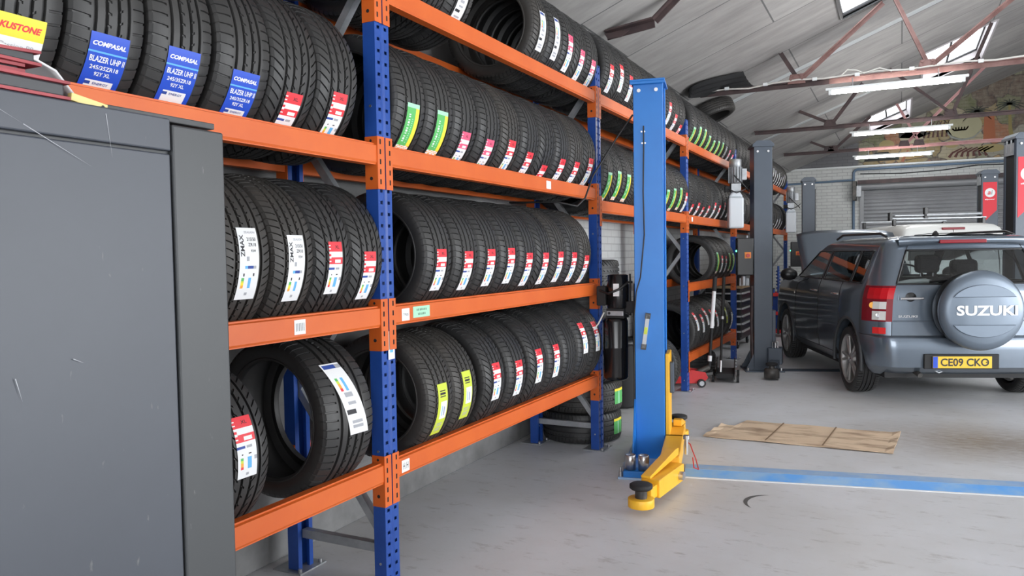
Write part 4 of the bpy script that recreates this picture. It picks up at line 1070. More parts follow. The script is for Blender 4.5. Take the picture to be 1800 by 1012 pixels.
# lift 1: blue column
LX, LY, LR = -1.610, 5.405, R(12)
l1 = lift_column((LX, LY, 0), LR, lift_blue, 2.665, 'tall bright blue car lift column standing in the aisle', .205, .30)
q = MB(); q.box((-.17, -.66, 0), (.13, .24, .014), strip_blue2); q.build('base_plate', l1, bevel=.003)
q = MB()
for s in (-1, 1):
    q.prism([(0, 0), (-.22, 0), (0, .42)], .010, lift_blue, Matrix(((0, 1, 0, -.11 + s * .0), (1, 0, 0, -.15), (0, 0, 1, .014), (0, 0, 0, 1)))) if s < 0 else None
q.build('gusset', l1)
q = MB(); q.box((-.135, -.655, .014), (.035, -.545, .055), lift_blue); q.build('adapter_tray', l1, bevel=.004)
q = MB()
for x, y in ((-.15, -.5), (-.155, -.63), (-.13, -.2), (-.13, .2)): q.cyl((x, y, .014), (x, y, .045), .014, n=6, mat=steel); q.cyl((x, y, .04), (x, y, .075), .008, n=8, mat=steel)
q.build('anchor_bolt', l1)
q = MB(); q.box((.106, -.13, .10), (.136, .12, .76), yellow); q.box((.136, -.12, .48), (.165, -.06, .70), lift_grey); q.box((.106, -.74, .055), (.228, -.12, .185), yellow); q.box((.106, -.16, .10), (.228, .16, .185), yellow); q.build('carriage', l1, bevel=.006)
q = MB(); q.tube([(-.03, -.153, 2.36), (-.03, -.156, 2.2), (-.036, -.156, 1.9), (-.03, -.156, 1.6), (-.06, -.156, 1.3), (-.09, -.156, 1.2), (-.108, -.157, 1.0), (-.112, -.14, .3)], .005, 6, cable_black); q.build('cable', l1)
q = MB(); q.tube([(-.108, -.02, 1.25), (-.118, -.04, .9), (-.105, -.08, .5), (-.12, -.06, .1), (-.118, 0, .03)], .013, 8, cable_black); q.build('hydraulic_hose', l1)
# padlocks / level on the post face
for nm, zs in (('magnetic_level', None),):
    q = MB(); q.box((-.014, 0, -.12), (.014, .018, .12), galv); q.box((-.011, -.002, -.02), (.011, .0, .03), paper_lime); q.box((-.018, 0, .09), (.018, .02, .13), dark_steel); q.box((-.018, 0, -.13), (.018, .02, -.09), dark_steel)
    o = q.build('spirit_level', bevel=.003); c, s = math.cos(LR), math.sin(LR)
    lx, ly = -.025, -.17; o.location = (LX + c * lx - s * ly, LY + s * lx + c * ly, .92); o.rotation_euler = (0, R(8), LR)
    tag(o, 'short grey magnetic spirit level stuck on the blue lift column', 'spirit level')
# arms (swing about the pivot block at the carriage)
def l1w(x, y, z): return (LX + math.cos(LR) * x - math.sin(LR) * y, LY + math.sin(LR) * x + math.cos(LR) * y, z)
def lift_arm(loc, rz, label, L, far=False):
    root = empty('lift_arm', loc, rz); tag(root, label, 'lift arm', 'yellow lift arms')
    q = MB(); q.box((-.058, -L * .72, .050), (.058, .06, .155), yellow); q.build('outer_arm', root, bevel=.006)
    q = MB(); q.prism([(.12, .235), (.06, .235), (-L * .72, .170), (-L * .72, .155), (.12, .19)], .06, yellow, Matrix(((0, 1, 0, -.058), (1, 0, 0, 0), (0, 0, 1, 0), (0, 0, 0, 1)))); q.build('stiffener', root, bevel=.003)
    q = MB(); q.box((-.042, -L + .05, .060), (.042, -L * .60, .130), yellow); q.lathe([(0, .0), (.075, .0), (.075, .05), (0, .05)], Matrix.Translation((0, -L, .035)), 24, yellow); q.build('inner_arm', root, bevel=.004)
    q = MB(); pad(q, 0, -L, .085, .165 if not far else .20); q.build('lift_pad', root)
    q = MB(); y_ = .30
    if not far: q.cyl((-.01, y_, .15), (-.01, y_, .26), .012, n=12, mat=steel); q.cyl((-.01, y_, .25), (-.01, y_, .275), .02, n=12, mat=steel); q.build('lock_pin', root); q = MB()
    q.cyl((.055, -.02, .10), (.085, -.02, .10), .026, n=14, mat=steel); q.build('pivot_bolt', root)
    return root
lift_arm(l1w(.185, -.80, 0), LR - R(17), 'yellow lift arm with round black pad reaching forward from the blue column', .50)
lift_arm(l1w(.155, .26, 0), LR + R(176), 'second yellow lift arm behind the blue column, only its black pad showing', .22, True)
for k, x in enumerate((-.042, .045)):
    q = MB(); q.lathe([(.0, .0), (.036, 0), (.036, .095), (.032, .098), (.028, .09), (.0, .088)], None, 24, steel)
    o = q.build('height_adapter'); o.location = l1w(x - .052, -.60, .0555); tag(o, ['left of the two silver cylinder adapters at the foot of the blue column', 'right of the two silver cylinder adapters at the foot of the blue column'][k], 'lift adapter', 'silver height adapters')
# motor + tank beside the blue column
hp = empty('hydraulic_unit', l1w(-.255, -.02, -.235)); tag(hp, 'black hydraulic motor and oil tank mounted left of the blue lift column', 'hydraulic unit')
q = MB(); q.lathe([(0, 0), (.075, 0), (.08, .006), (.08, .17), (.075, .18), (.075, .24), (.06, .245), (0, .245)], Matrix.Translation((.02, 0, 1.31)), 28, black_gloss); q.build('motor', hp)
q = MB(); q.box((.012, -.0815, 1.40), (.055, -.079, 1.49), paper); q.build('rating_plate', hp)
q = MB(); q.box((-.125, -.06, 1.33), (-.055, .04, 1.47), black_matt); q.build('switch_box', hp, bevel=.006)
q = MB(); q.box((-.05, -.06, 1.24), (.085, .055, 1.31), black_matt); q.box((-.045, -.066, 1.258), (.08, -.058, 1.293), galv); q.cyl((-.025, -.07, 1.276), (-.025, -.064, 1.276), .010, n=10, mat=ink); q.build('valve_block', hp, bevel=.003)
q = MB(); q.lathe([(0, 0), (.07, 0), (.088, .015), (.09, .03), (.09, .235), (.0915, .24), (.09, .245), (.09, .43), (.082, .452), (0, .455)], Matrix.Translation((0, 0, .785)), 32, black_gloss); q.build('oil_tank', hp)
q = MB(); q.tube([(-.1, -.055, 1.44), (-.02, -.1, 1.42), (.06, -.1, 1.45), (.11, -.04, 1.5), (.125, .0, 1.5)], .009, 8, cable_black); q.tube([(.085, -.03, 1.28), (.118, -.02, 1.26), (.12, -.02, 1.5), (.118, -.02, 1.56)], .008, 8, cable_black)
q.tube([(-.07, -.05, 1.28), (-.1, -.09, 1.2), (-.16, -.09, 1.13)], .006, 6, cable_white); q.build('hose', hp)
q = MB(); q.box((.06, -.03, 1.28), (.16, .03, 1.36), black_matt); q.build('mounting_bracket', hp)
# floor cross-strip between the two columns of lift 1
st = empty('floor_ramp', l1w(.25, -.36, 0), LR); tag(st, 'worn blue steel cover strip lying across the floor from the blue lift column', 'floor strip')
q = MB(); q.prism([(-.16, 0), (-.04, .022), (.08, .022), (.16, 0)], 3.1, strip_blue, Matrix(((0, 1, 0, 0), (1, 0, 0, 0), (0, 0, 1, 0), (0, 0, 0, 1)))); q.build('ramp_plate', st)
q = MB(); q.box((0, -.035, .0222), (3.1, .082, .0235), strip_blue2); q.build('worn_top_face', st)
q = MB(); q.box((0, -.175, 0), (3.1, -.158, .004), paper); o = q.build('white_edge_line', st)
# hanging black cord from the rack to the top of the blue column
q = MB(); q.tube([l1w(-.11, -.1, 2.45), (-1.80, 5.25, 2.30), (-1.94, 5.12, 2.02), (-1.96, 5.02, 1.86), (-1.98, 4.92, 1.80), (-2.10, 4.86, 1.83), (-2.45, 4.82, 1.84)], .007, 6, cable_black); tag(q.build('power_cord'), 'thin black cord hanging from the blue lift column down across the second rack upright', 'cable')

# lift 2 and 3: dark grey columns
def motor_unit(loc, rz, label):
    root = empty('hydraulic_unit', loc, rz); tag(root, label, 'hydraulic unit', 'silver motor units')
    q = MB(); q.lathe([(0, 0), (.07, 0), (.07, .2), (.075, .205), (.075, .29), (.065, .30), (0, .30)], None, 24, galv)
    for k in range(14): a = 2 * PI * k / 14; q.box((.068, -.004, .01), (.084, .004, .2), galv, Matrix.Rotation(a, 4, 'Z'))
    q.build('motor', root)
    q = MB(); q.box((.07, -.05, .04), (.13, .05, .18), galv); q.build('terminal_box', root, bevel=.006)
    q = MB(); q.box((-.06, -.06, -.10), (.06, .06, 0), galv); q.box((-.13, -.04, -.10), (-.06, .02, -.03), black_matt); q.build('valve_block', root, bevel=.006)
    q = MB(); q.box((-.09, -.085, -.55), (.09, .085, -.17), oil_plastic); q.prism([(-.09, -.17), (.09, -.17), (.05, -.10), (-.05, -.10)], .10, oil_plastic, Matrix.Translation((0, -.05, 0))); q.build('oil_tank', root, bevel=.02)
    q = MB(); q.tube([(-.03, -.08, .1), (.08, -.1, -.02), (.14, -.06, -.08), (.16, 0, -.1)], .008, 6, cable_black); q.tube([(-.1, -.06, -.06), (0, -.1, -.12), (.1, -.08, -.08), (.17, 0, -.02)], .007, 6, cable_black); q.build('hose', root)
    return root
oil_plastic = principled('oil_tank_plastic', (.60, .64, .68), .4)
L2R = R(19)
def add_base(root, mat, foot=True):
    q = MB(); q.box((-.22, -.24, 0), (.24, .24, .016), mat); q.build('base_plate', root, bevel=.003)
    q = MB()
    for y in (-.15, .15): q.prism([(-.11, .016), (-.21, .016), (-.11, .22)], .012, mat, Matrix.Translation((0, y, 0)))
    q.build('gusset', root)
    q = MB()
    for x in (-.19, .2):
        for y in (-.2, .2): q.cyl((x, y, .016), (x, y, .05), .014, n=6, mat=steel)
    q.build('anchor_bolt', root)
def dark_arm(loc, rz, L, label):
    root = empty('lift_arm', loc, rz); tag(root, label, 'lift arm', 'dark lift arms')
    q = MB(); q.box((-.08, -.1, .1), (.08, .1, .3), lift_grey); q.box((-.05, -L, .06), (.05, -.08, .16), lift_grey); q.build('arm_beam', root, bevel=.006)
    q = MB(); q.lathe([(0, 0), (.085, 0), (.085, .09), (.07, .11), (0, .11)], Matrix.Translation((0, -L, .02)), 22, dark_steel); pad(q, 0, -L, .1, .19); q.build('lift_pad', root)
    q = MB(); q.cyl((.0, -.04, .3), (.0, -.04, .36), .014, n=10, mat=steel); q.tube([(-.03, -.06, .3), (-.03, -.06, .37), (.03, -.06, .37), (.03, -.06, .3)], .008, 6, steel); q.build('lock_pin', root)
for (x, y, nm, cam_side) in ((-1.545, 9.90, 'nearer', 0), (-1.53, 15.2, 'farther', 1)):
    r = lift_column((x, y, 0), L2R if cam_side == 0 else R(9), lift_grey, 2.745, ['dark grey car lift column left of the car, with silver motor at its top', 'far dark grey lift column against the white end wall, left of the shutter'][cam_side], .215, .30, cap='hip')
    add_base(r, lift_grey)
    q = MB(); q.box((.108, -.14, .12), (.15, .12, .75), lift_grey); q.build('carriage', r, bevel=.005)
    q = MB(); q.box((.108, -.12, .8), (.122, .12, 2.6), black_matt); q.build('track_cover', r)
    rr = L2R if cam_side == 0 else R(9)
    cc, ss = math.cos(rr), math.sin(rr)
    motor_unit((x - cc * .295, y - ss * .295 - .06, 2.31 if cam_side == 0 else 2.36), rr, ['silver motor with white oil tank beside the nearer dark lift column', 'silver motor with white oil tank beside the far dark lift column'][cam_side])
    bx = empty('control_box', (x - cc * .20 - ss * -.08, y - ss * .20 - .08 * cc, 1.42), rr); tag(bx, ['black control box with orange stop switch on the nearer dark lift column', 'black control box with green lamp beside the far dark lift column'][cam_side], 'control box', 'lift control boxes')
    q = MB(); q.box((-.11, -.07, -.24), (.09, .07, .22), black_plastic); q.build('housing', bx, bevel=.012)
    q = MB(); q.box((-.02, -.078, -.03), (.055, -.07, .045), principled('switch_orange_%d' % cam_side, (.85, .25, .02), .4)); q.cyl((.018, -.1, .005), (.018, -.078, .005), .022, n=14, mat=red_paint); q.build('stop_switch', bx)
    q = MB(); q.cyl((-.112, -.03, .06), (-.112, -.06, .06), .012, n=10, mat=emissive('lamp_green_%d' % cam_side, (.1, 1, .45), 2.0)); q.build('green_lamp', bx)
    q = MB(); q.cyl((.02, 0, .22), (.02, 0, .25), .016, n=10, mat=galv); q.build('cable_gland', bx)
c2, s2 = math.cos(L2R), math.sin(L2R)
dark_arm((-1.545 + c2 * .20, 9.90 + s2 * .2 - .18, 0), R(4), .62, 'dark lift arm with round pad on the floor beside the nearer dark column')
q = MB(); q.box((-.06, -.02, -.05), (.06, .05, .05), galv); q.cyl((.0, -.04, -.04), (.0, -.04, .07), .03, n=12, mat=galv)
o = q.build('locking_mechanism', bevel=.006); o.location = (-1.72, 9.76, 1.10); tag(o, 'small silver release mechanism on the dark lift column under the control box', 'mechanism')
q = MB(); q.tube([(-1.62, 9.72, 1.05), (-1.63, 9.72, .6), (-1.62, 9.74, .05)], .018, 8, rust_dark); tag(q.build('safety_hose'), 'brown-black hose running down the left side of the nearer dark lift column', 'hose')

def banner_column(x, y, rz, label, far):
    r = lift_column((x, y, 0), rz, lift_grey, 2.745, label, .25, .30, cap='hip', mirror=-1)
    add_base(r, lift_grey)
    q = MB(); q.box((-.139, -.10, 2.56), (-.127, .10, 2.70), galv); 
    for yy in (-.05, .05): q.cyl((-.133, yy, 2.6), (-.133, yy, 2.74), .012, n=8, mat=galv)
    q.build('cable_guide', r)
    q = MB(); q.box((-.12, -.095, .2), (-.105, .095, 2.6), black_matt); q.build('track_cover', r)
    q = MB(); w0, w1 = -.105, .105
    q.prism([(w0, 2.53), (w1, 2.53), (w1, 2.03), (w0, 1.82)] if not far else [(w0, 2.60), (w1, 2.60), (w1, 2.12), (w0, 1.90)], .003, red_sign, Matrix.Translation((0, -.1535, 0)))
    ez = 2.33 if not far else 2.42
    vs = [(.078 * math.cos(2 * PI * k / 28), -.1545, ez + .078 * math.sin(2 * PI * k / 28)) for k in range(28)]
    q.add(vs, [tuple(range(28))], paper)
    # emblem: a bent arrow-like monogram
    fit_text(q, 'a', .05, .055, lambda u, v: (-.012 + u, -.1552, ez - .005 + v), red_sign, .02, .2)
    fit_text(q, 'i', .016, .075, lambda u, v: (.030 + u, -.1552, ez + .005 + v), ink, .02, .2)
    fit_text(q, 'allpower', .15, .026, lambda u, v: (u, -.1545, ez - .115 + v), paper, .02)
    q.build('red_banner', r)
    q = MB(); q.box((-.16, -.14, .12), (-.127, .12, .75), lift_grey); q.build('carriage', r, bevel=.005)
banner_column(1.27, 10.91, L2R, 'dark grey lift column with red banner at the right edge of the picture', False)
banner_column(1.34, 15.68, R(9), 'dark grey lift column with red banner standing behind the white van', True)
q = MB()
q.prism([(-.1, 0), (-.04, .014), (.04, .014), (.1, 0)], 2.35, lift_grey, Matrix(((0, 1, 0, 0), (1, 0, 0, 0), (0, 0, 1, 0), (0, 0, 0, 1))))
o = q.build('floor_ramp'); o.location = (-1.545 + c2 * .27, 9.90 + s2 * .27 - .05, 0); o.rotation_euler = (0, 0, L2R); tag(o, 'dark steel cover strip on the floor under the car from the dark lift column', 'floor strip')

# ------------------------------------------------------------------ vehicles
def interp(tab, z):
    for (a, b) in zip(tab, tab[1:]):
        if z <= b[0] + 1e-9:
            t = (z - a[0]) / (b[0] - a[0]) if b[0] > a[0] else 0
            return [p + (q - p) * t for p, q in zip(a, b)]
    return list(tab[-1])
class RingBody:
    """closed horizontal rings (left half mirrored) stacked in z: front centre -> left side -> rear centre"""
    def __init__(s, ctrl, zs, S, yb, rc=.20, rcy=.22, fl=.35, arches=(), nr=6, rear_x=(1.0, .93, .62, .3, 0.0)):
        s.zs = zs; s.P = []; s.S = S
        for z0 in zs:
            _, hw, yr, yf = interp(ctrl, z0)
            L = [(0, yf), (-.45 * hw, yf - .02), (-.78 * hw, yf - .08), (-.94 * hw, yf - .2)]
            ytop = yf - fl
            for y in S:
                if y > yb: yy = yb + (y - yb) * (ytop - yb) / (S[0] - yb)
                else: yy = y
                L.append((-hw, yy))
            ys = S[-1]; s.i_s0 = 4; s.i_s1 = 4 + len(S) - 1
            for k in range(1, nr + 1):
                a = PI / 2 * k / nr
                L.append((-hw + rc * (1 - math.cos(a)), ys + (yr + .015 - ys) * math.sin(a)))
            s.i_r0 = len(L) - 1
            xin = hw - rc
            for f in rear_x[1:]: L.append((-xin * f, yr + .015 * f * f))
            full = L + [(-x, y) for x, y in L[-2:0:-1]]
            row = []
            for x, y in full:
                z = z0
                for (yc, zc, Ra) in arches:
                    dy = y - yc
                    if abs(dy) < Ra and abs(x) > .5 * hw:
                        za = zc + math.sqrt(Ra * Ra - dy * dy)
                        if z < za: z = za
                row.append((x, y, z))
            s.P.append(row)
        s.n = len(s.P[0]); s.half = len(L)
    def col_is_left(s, c): return c < s.half
    def mirror(s, c): return (s.n - c) % s.n
    def cells(s, sel, off=0.0):
        """sel(r, c_left) -> True; returns MB geometry of all chosen cells on both sides"""
        idx = {}; vs = []; fs = []
        def V(r, c):
            c %= s.n
            if (r, c) not in idx:
                p = Vector(s.P[r][c])
                if off:
                    q = Vector(s.P[r][(c + 1) % s.n]) - Vector(s.P[r][c - 1]); q.z = 0
                    nrm = Vector((q.y, -q.x, 0)).normalized() if q.length > 1e-6 else Vector((0, 0, 0))
                    p = p - nrm * off if False else p + Vector((-q.y, q.x, 0)).normalized() * -off
                idx[(r, c)] = len(vs); vs.append(tuple(p))
            return idx[(r, c)]
        for r in range(len(s.zs) - 1):
            for c in range(s.n):
                cl = c if c < s.half - 1 else s.n - 1 - c
                side = -1 if c < s.half - 1 else 1
                if sel(r, cl, side):
                    f = (V(r, c), V(r, c + 1), V(r + 1, c + 1), V(r + 1, c))
                    a = Vector(vs[f[0]]); b = Vector(vs[f[1]]); cc = Vector(vs[f[2]]); d = Vector(vs[f[3]])
                    if (cc - a).cross(d - b).length > 1e-7: fs.append(f)
        return vs, fs
    def path(s, pts, off=.0015):
        out = []
        for r, c in pts:
            p = Vector(s.P[r][c]); q = Vector(s.P[r][(c + 1) % s.n]) - Vector(s.P[r][c - 1])
            out.append(p + Vector((q.y, -q.x, 0)).normalized() * off)
        return out
def smooth_obj(name, vs, fs, mat, parent, sharp=35):
    me = bpy.data.meshes.new(name); me.from_pydata(vs, [], fs); me.materials.append(mat)
    bm = bmesh.new(); bm.from_mesh(me); bmesh.ops.remove_doubles(bm, verts=bm.verts, dist=1e-5); bmesh.ops.recalc_face_normals(bm, faces=bm.faces); bm.to_mesh(me); bm.free()
    me.polygons.foreach_set('use_smooth', [True] * len(me.polygons))
    try: me.set_sharp_from_angle(angle=R(sharp))
    except Exception: pass
    o = bpy.data.objects.new(name, me); COL.objects.link(o); o.parent = parent
    return o
def wheel(parent, loc, Rw, Ww, spokes=5, face=-1):
    # axle along local x, outer face at -x when face=-1
    o = bpy.data.objects.new('wheel', TV['A']); COL.objects.link(o); o.parent = parent
    sc_ = Rw / .32; o.scale = (sc_, Ww / .235, sc_); o.location = loc; o.rotation_euler = (0, 0, PI / 2 if face < 0 else -PI / 2)
    # in the tyre's own axes +y is the outer side
    q = MB(); rr = .232
    q.lathe([(rr + .012, .108), (rr, .112), (rr - .008, .095), (rr - .02, .03), (rr - .02, -.10)], Matrix(((1, 0, 0, 0), (0, 0, 1, 0), (0, 1, 0, 0), (0, 0, 0, 1))), 40, alloy)
    for k in range(spokes):
        for dd in (-.16, .16):
            a = 2 * PI * k / spokes; p0 = Vector((math.cos(a + dd * .5) * .045, .085, math.sin(a + dd * .5) * .045)); p1 = Vector((math.cos(a + dd) * (rr - .012), .088, math.sin(a + dd) * (rr - .012)))
            q.cyl(p0, p1, .018, .015, 8, alloy)
    q.lathe([(0, .095), (.05, .093), (.065, .08), (.065, .02)], Matrix(((1, 0, 0, 0), (0, 0, 1, 0), (0, 1, 0, 0), (0, 0, 0, 1))), 20, alloy)
    q.lathe([(0, -.02), (rr - .03, -.02)], Matrix(((1, 0, 0, 0), (0, 0, 1, 0), (0, 1, 0, 0), (0, 0, 0, 1))), 24, black_matt)
    rim = q.build('rim', o)
    q = MB(); q.lathe([(0, .097), (.028, .096), (.032, .09)], Matrix(((1, 0, 0, 0), (0, 0, 1, 0), (0, 1, 0, 0), (0, 0, 0, 1))), 16, chrome); q.build('centre_cap', o)
    return o

CAR = empty('car', (.345, 9.01, 0), R(20.5)); tag(CAR, 'blue-grey off-road car seen from behind, bonnet open, spare wheel on its tailgate', 'car')
ctrl = [(.26, .80, -.58, 3.22), (.34, .875, -.775, 3.38), (.46, .890, -.785, 3.42), (.58, .897, -.79, 3.42), (.635, .90, -.775, 3.42), (.65, .902, -.705, 3.42), (.80, .902, -.705, 3.41), (.95, .895, -.70, 3.36), (1.04, .885, -.695, 3.28),
        (1.085, .872, -.69, 3.05), (1.12, .858, -.68, 2.50), (1.14, .850, -.675, 2.46), (1.46, .725, -.565, 1.90), (1.49, .712, -.555, 1.84), (1.53, .69, -.54, 1.74), (1.56, .66, -.52, 1.62), (1.585, .60, -.47, 1.48), (1.60, .48, -.38, 1.34), (1.608, .30, -.2, 1.15)]
zs = [.26, .31, .36, .41, .46, .52, .58, .635, .65, .70, .75, .80, .86, .92, .98, 1.04, 1.085, 1.12, 1.14, 1.19, 1.25, 1.31, 1.37, 1.42, 1.46, 1.49, 1.53, 1.56, 1.585, 1.60, 1.608]
S = [3.07 - .06 * k for k in range(15)] + [2.10, 1.98, 1.86, 1.72, 1.56, 1.40, 1.24, 1.10, 1.06, .98, .94, .82, .70, .58, .50] + [.44 - .055 * k for k in range(8)]
S = sorted(set(round(v, 3) for v in S + [.06, .02, -.01, -.07, -.13, -.19, -.25, -.31, -.36, -.39]), reverse=True)
rb = RingBody(ctrl, zs, S, 1.06, rc=.20, arches=((0, .34, .425), (2.64, .34, .425)))
zi = {round(z, 3): i for i, z in enumerate(zs)}
def sidx(y): return 4 + min(range(len(S)), key=lambda k: abs(S[k] - y))
BELT, WTOP, TG0, TG1 = zi[1.14], zi[1.46], zi[.65], zi[1.53]
cB0, cB1, cC0, cC1, cQ = sidx(1.06), sidx(.98), sidx(.06), sidx(.02), sidx(-.31)
cA = sidx(3.07); cR = rb.i_r0
def is_ws(r, c): return BELT <= r < WTOP and c < 3
def is_fd(r, c): return BELT <= r < WTOP and cA <= c < cB0
def is_rd(r, c): return BELT <= r < WTOP and cB1 <= c < cC0
def is_qw(r, c): return BELT <= r < WTOP and cC1 <= c < cQ
def is_rw(r, c): return BELT - 0 <= r < WTOP and c >= cR
def is_pil(r, c): return BELT <= r < WTOP and (cB0 <= c < cB1 or cC0 <= c < cC1)
cFD = sidx(2.05)
def region(r, c):
    if is_ws(r, c): return 'windscreen'
    if is_fd(r, c): return 'front_door_glass'
    if is_rd(r, c): return 'rear_door_glass'
    if is_qw(r, c): return 'quarter_glass'
    if is_rw(r, c): return 'rear_glass'
    if is_pil(r, c): return 'pillar'
    if TG0 <= r < TG1 and c >= cR: return 'tailgate'
    if r < TG0 and (c >= sidx(-.39) or (c >= sidx(-.31))): return 'rear_bumper'
    if zi[.36] <= r < BELT and cFD <= c < cB0: return 'front_door'
    if zi[.36] <= r < BELT and cB0 <= c < sidx(.25): return 'rear_door'
    return 'body'
parts = {}
def colour(name):
    return {'windscreen': car_glass, 'front_door_glass': car_glass, 'rear_door_glass': dark_glass2, 'quarter_glass': dark_glass, 'rear_glass': car_glass, 'pillar': black_plastic}.get(name, car_paint)
dark_glass2 = thin_glass('tinted_glass', (.34, .37, .38), .05)
for nm in ('windscreen', 'rear_glass', 'pillar', 'tailgate', 'rear_bumper', 'body'):
    vs, fs = rb.cells(lambda r, c, sd: region(r, c) == nm, off=0.0)
    parts[nm] = smooth_obj({'pillar': 'door_pillar', 'body': 'body_shell'}.get(nm, nm), vs, fs, colour(nm), CAR)
for nm in ('front_door', 'rear_door', 'front_door_glass', 'rear_door_glass', 'quarter_glass'):
    for side in (-1, 1):
        vs, fs = rb.cells(lambda r, c, sd: sd == side and region(r, c) == nm)
        par = CAR
        if nm == 'front_door_glass': par = parts[('front_door', side)]
        if nm == 'rear_door_glass': par = parts[('rear_door', side)]
        parts[(nm, side)] = smooth_obj({'front_door_glass': 'window', 'rear_door_glass': 'window', 'quarter_glass': 'quarter_window'}.get(nm, nm), vs, fs, colour(nm), par)
# roof cap closing the last ring
top = rb.P[-1]
q = MB(); cxs = [p for p in top]
half = rb.half
vs = list(top); fs = []
for k in range(half - 1):
    a, b = k, k + 1; c_, d_ = (rb.n - b) % rb.n, (rb.n - a) % rb.n
    f = [a, b, c_, d_]; f2 = []
    for i in f:
        if i not in f2: f2.append(i)
    if len(f2) > 2: fs.append(tuple(f2))
smooth_obj('roof_panel', vs, fs, car_paint, CAR)
# dark liner behind everything: floor tub, engine bay, underbody
q = MB(); q.box((-.74, -.62, .24), (.74, 3.2, .52), black_matt); q.box((-.80, .5, .22), (-.70, 2.2, .36), black_matt); q.box((.70, .5, .22), (.80, 2.2, .36), black_matt)
q.box((-.72, 2.35, .5), (.72, 3.25, 1.0), black_matt); q.box((-.62, -.60, .52), (.62, -.3, .98), black_matt); q.box((-.66, -.45, .5), (.66, .45, .80), black_matt); q.build('underbody', CAR)
for x in (-1, 1):
    for y in (0, 2.64):
        q = MB(); vs = []
        for k in range(17):
            a = R(180 * k / 16)
            for xx in (.62, .88): vs.append((x * xx, y + .428 * math.cos(a), .34 + .428 * math.sin(a)))
        q.add(vs, [(2 * k, 2 * k + 1, 2 * k + 3, 2 * k + 2) for k in range(16)], black_matt, True); q.build('wheel_arch_liner', CAR)
# arch flares
for x in (-1, 1):
    for y in (0, 2.64):
        q = MB(); q.tube([(x * .893, y + .435 * math.cos(a), .34 + .435 * math.sin(a)) for a in [R(-8 + 196 * k / 20) for k in range(21)]], .018, 8, car_trim); q.build('arch_flare', CAR)
# panel gaps
gap = MB()
def gapline(pts, off=.0005): gap.tube(rb.path(pts, off), .0035, 4, black_matt)
for c in (cFD, cB0, sidx(.25)):
    for side in (0, 1): gapline([(r, c if side == 0 else rb.mirror(c)) for r in range(zi[.36], BELT + 1)])
for side in (0, 1): gapline([(zi[.36], c if side == 0 else rb.mirror(c)) for c in range(cFD, sidx(.45))])
gapline([(r, cR) for r in range(TG0, WTOP + 3)]); gapline([(r, rb.mirror(cR)) for r in range(TG0, WTOP + 3)])
gapline([(TG0, c) for c in range(cR, rb.n - cR + 1)]); gapline([(TG1, c) for c in range(cR, rb.n - cR + 1)])
gapline([(zi[.65], c) for c in range(sidx(-.39), cR + 1)])
gap.build('panel_gap', CAR)
# rubber trim round the glass
tr = MB()
for c0, c1, m in ((cA, cB0, 0), (cB1, cC0, 0), (cC1, cQ, 0)):
    for side in (0, 1):
        ring = [(BELT, c) for c in range(c0, c1 + 1)] + [(r, c1) for r in range(BELT, WTOP + 1)] + [(WTOP, c) for c in range(c1, c0 - 1, -1)] + [(r, c0) for r in range(WTOP, BELT - 1, -1)]
        tr.tube(rb.path([(r, c if side == 0 else rb.mirror(c)) for r, c in ring], .002), .008, 6, black_plastic)
ring = [(BELT, c) for c in range(cR, rb.n - cR + 1)] + [(r, rb.n - cR) for r in range(BELT, WTOP + 1)] + [(WTOP, c) for c in range(rb.n - cR, cR - 1, -1)] + [(r, cR) for r in range(WTOP, BELT - 1, -1)]
tr.tube(rb.path(ring, .001), .010, 6, black_plastic)
tr.build('window_seal', CAR)
def on_rear(x, z, off=0.0):
    _, hw, yr, yf = interp(ctrl, z); f = min(1, abs(x) / (hw - .2)); return Vector((x, yr + .015 * f * f - off, z))
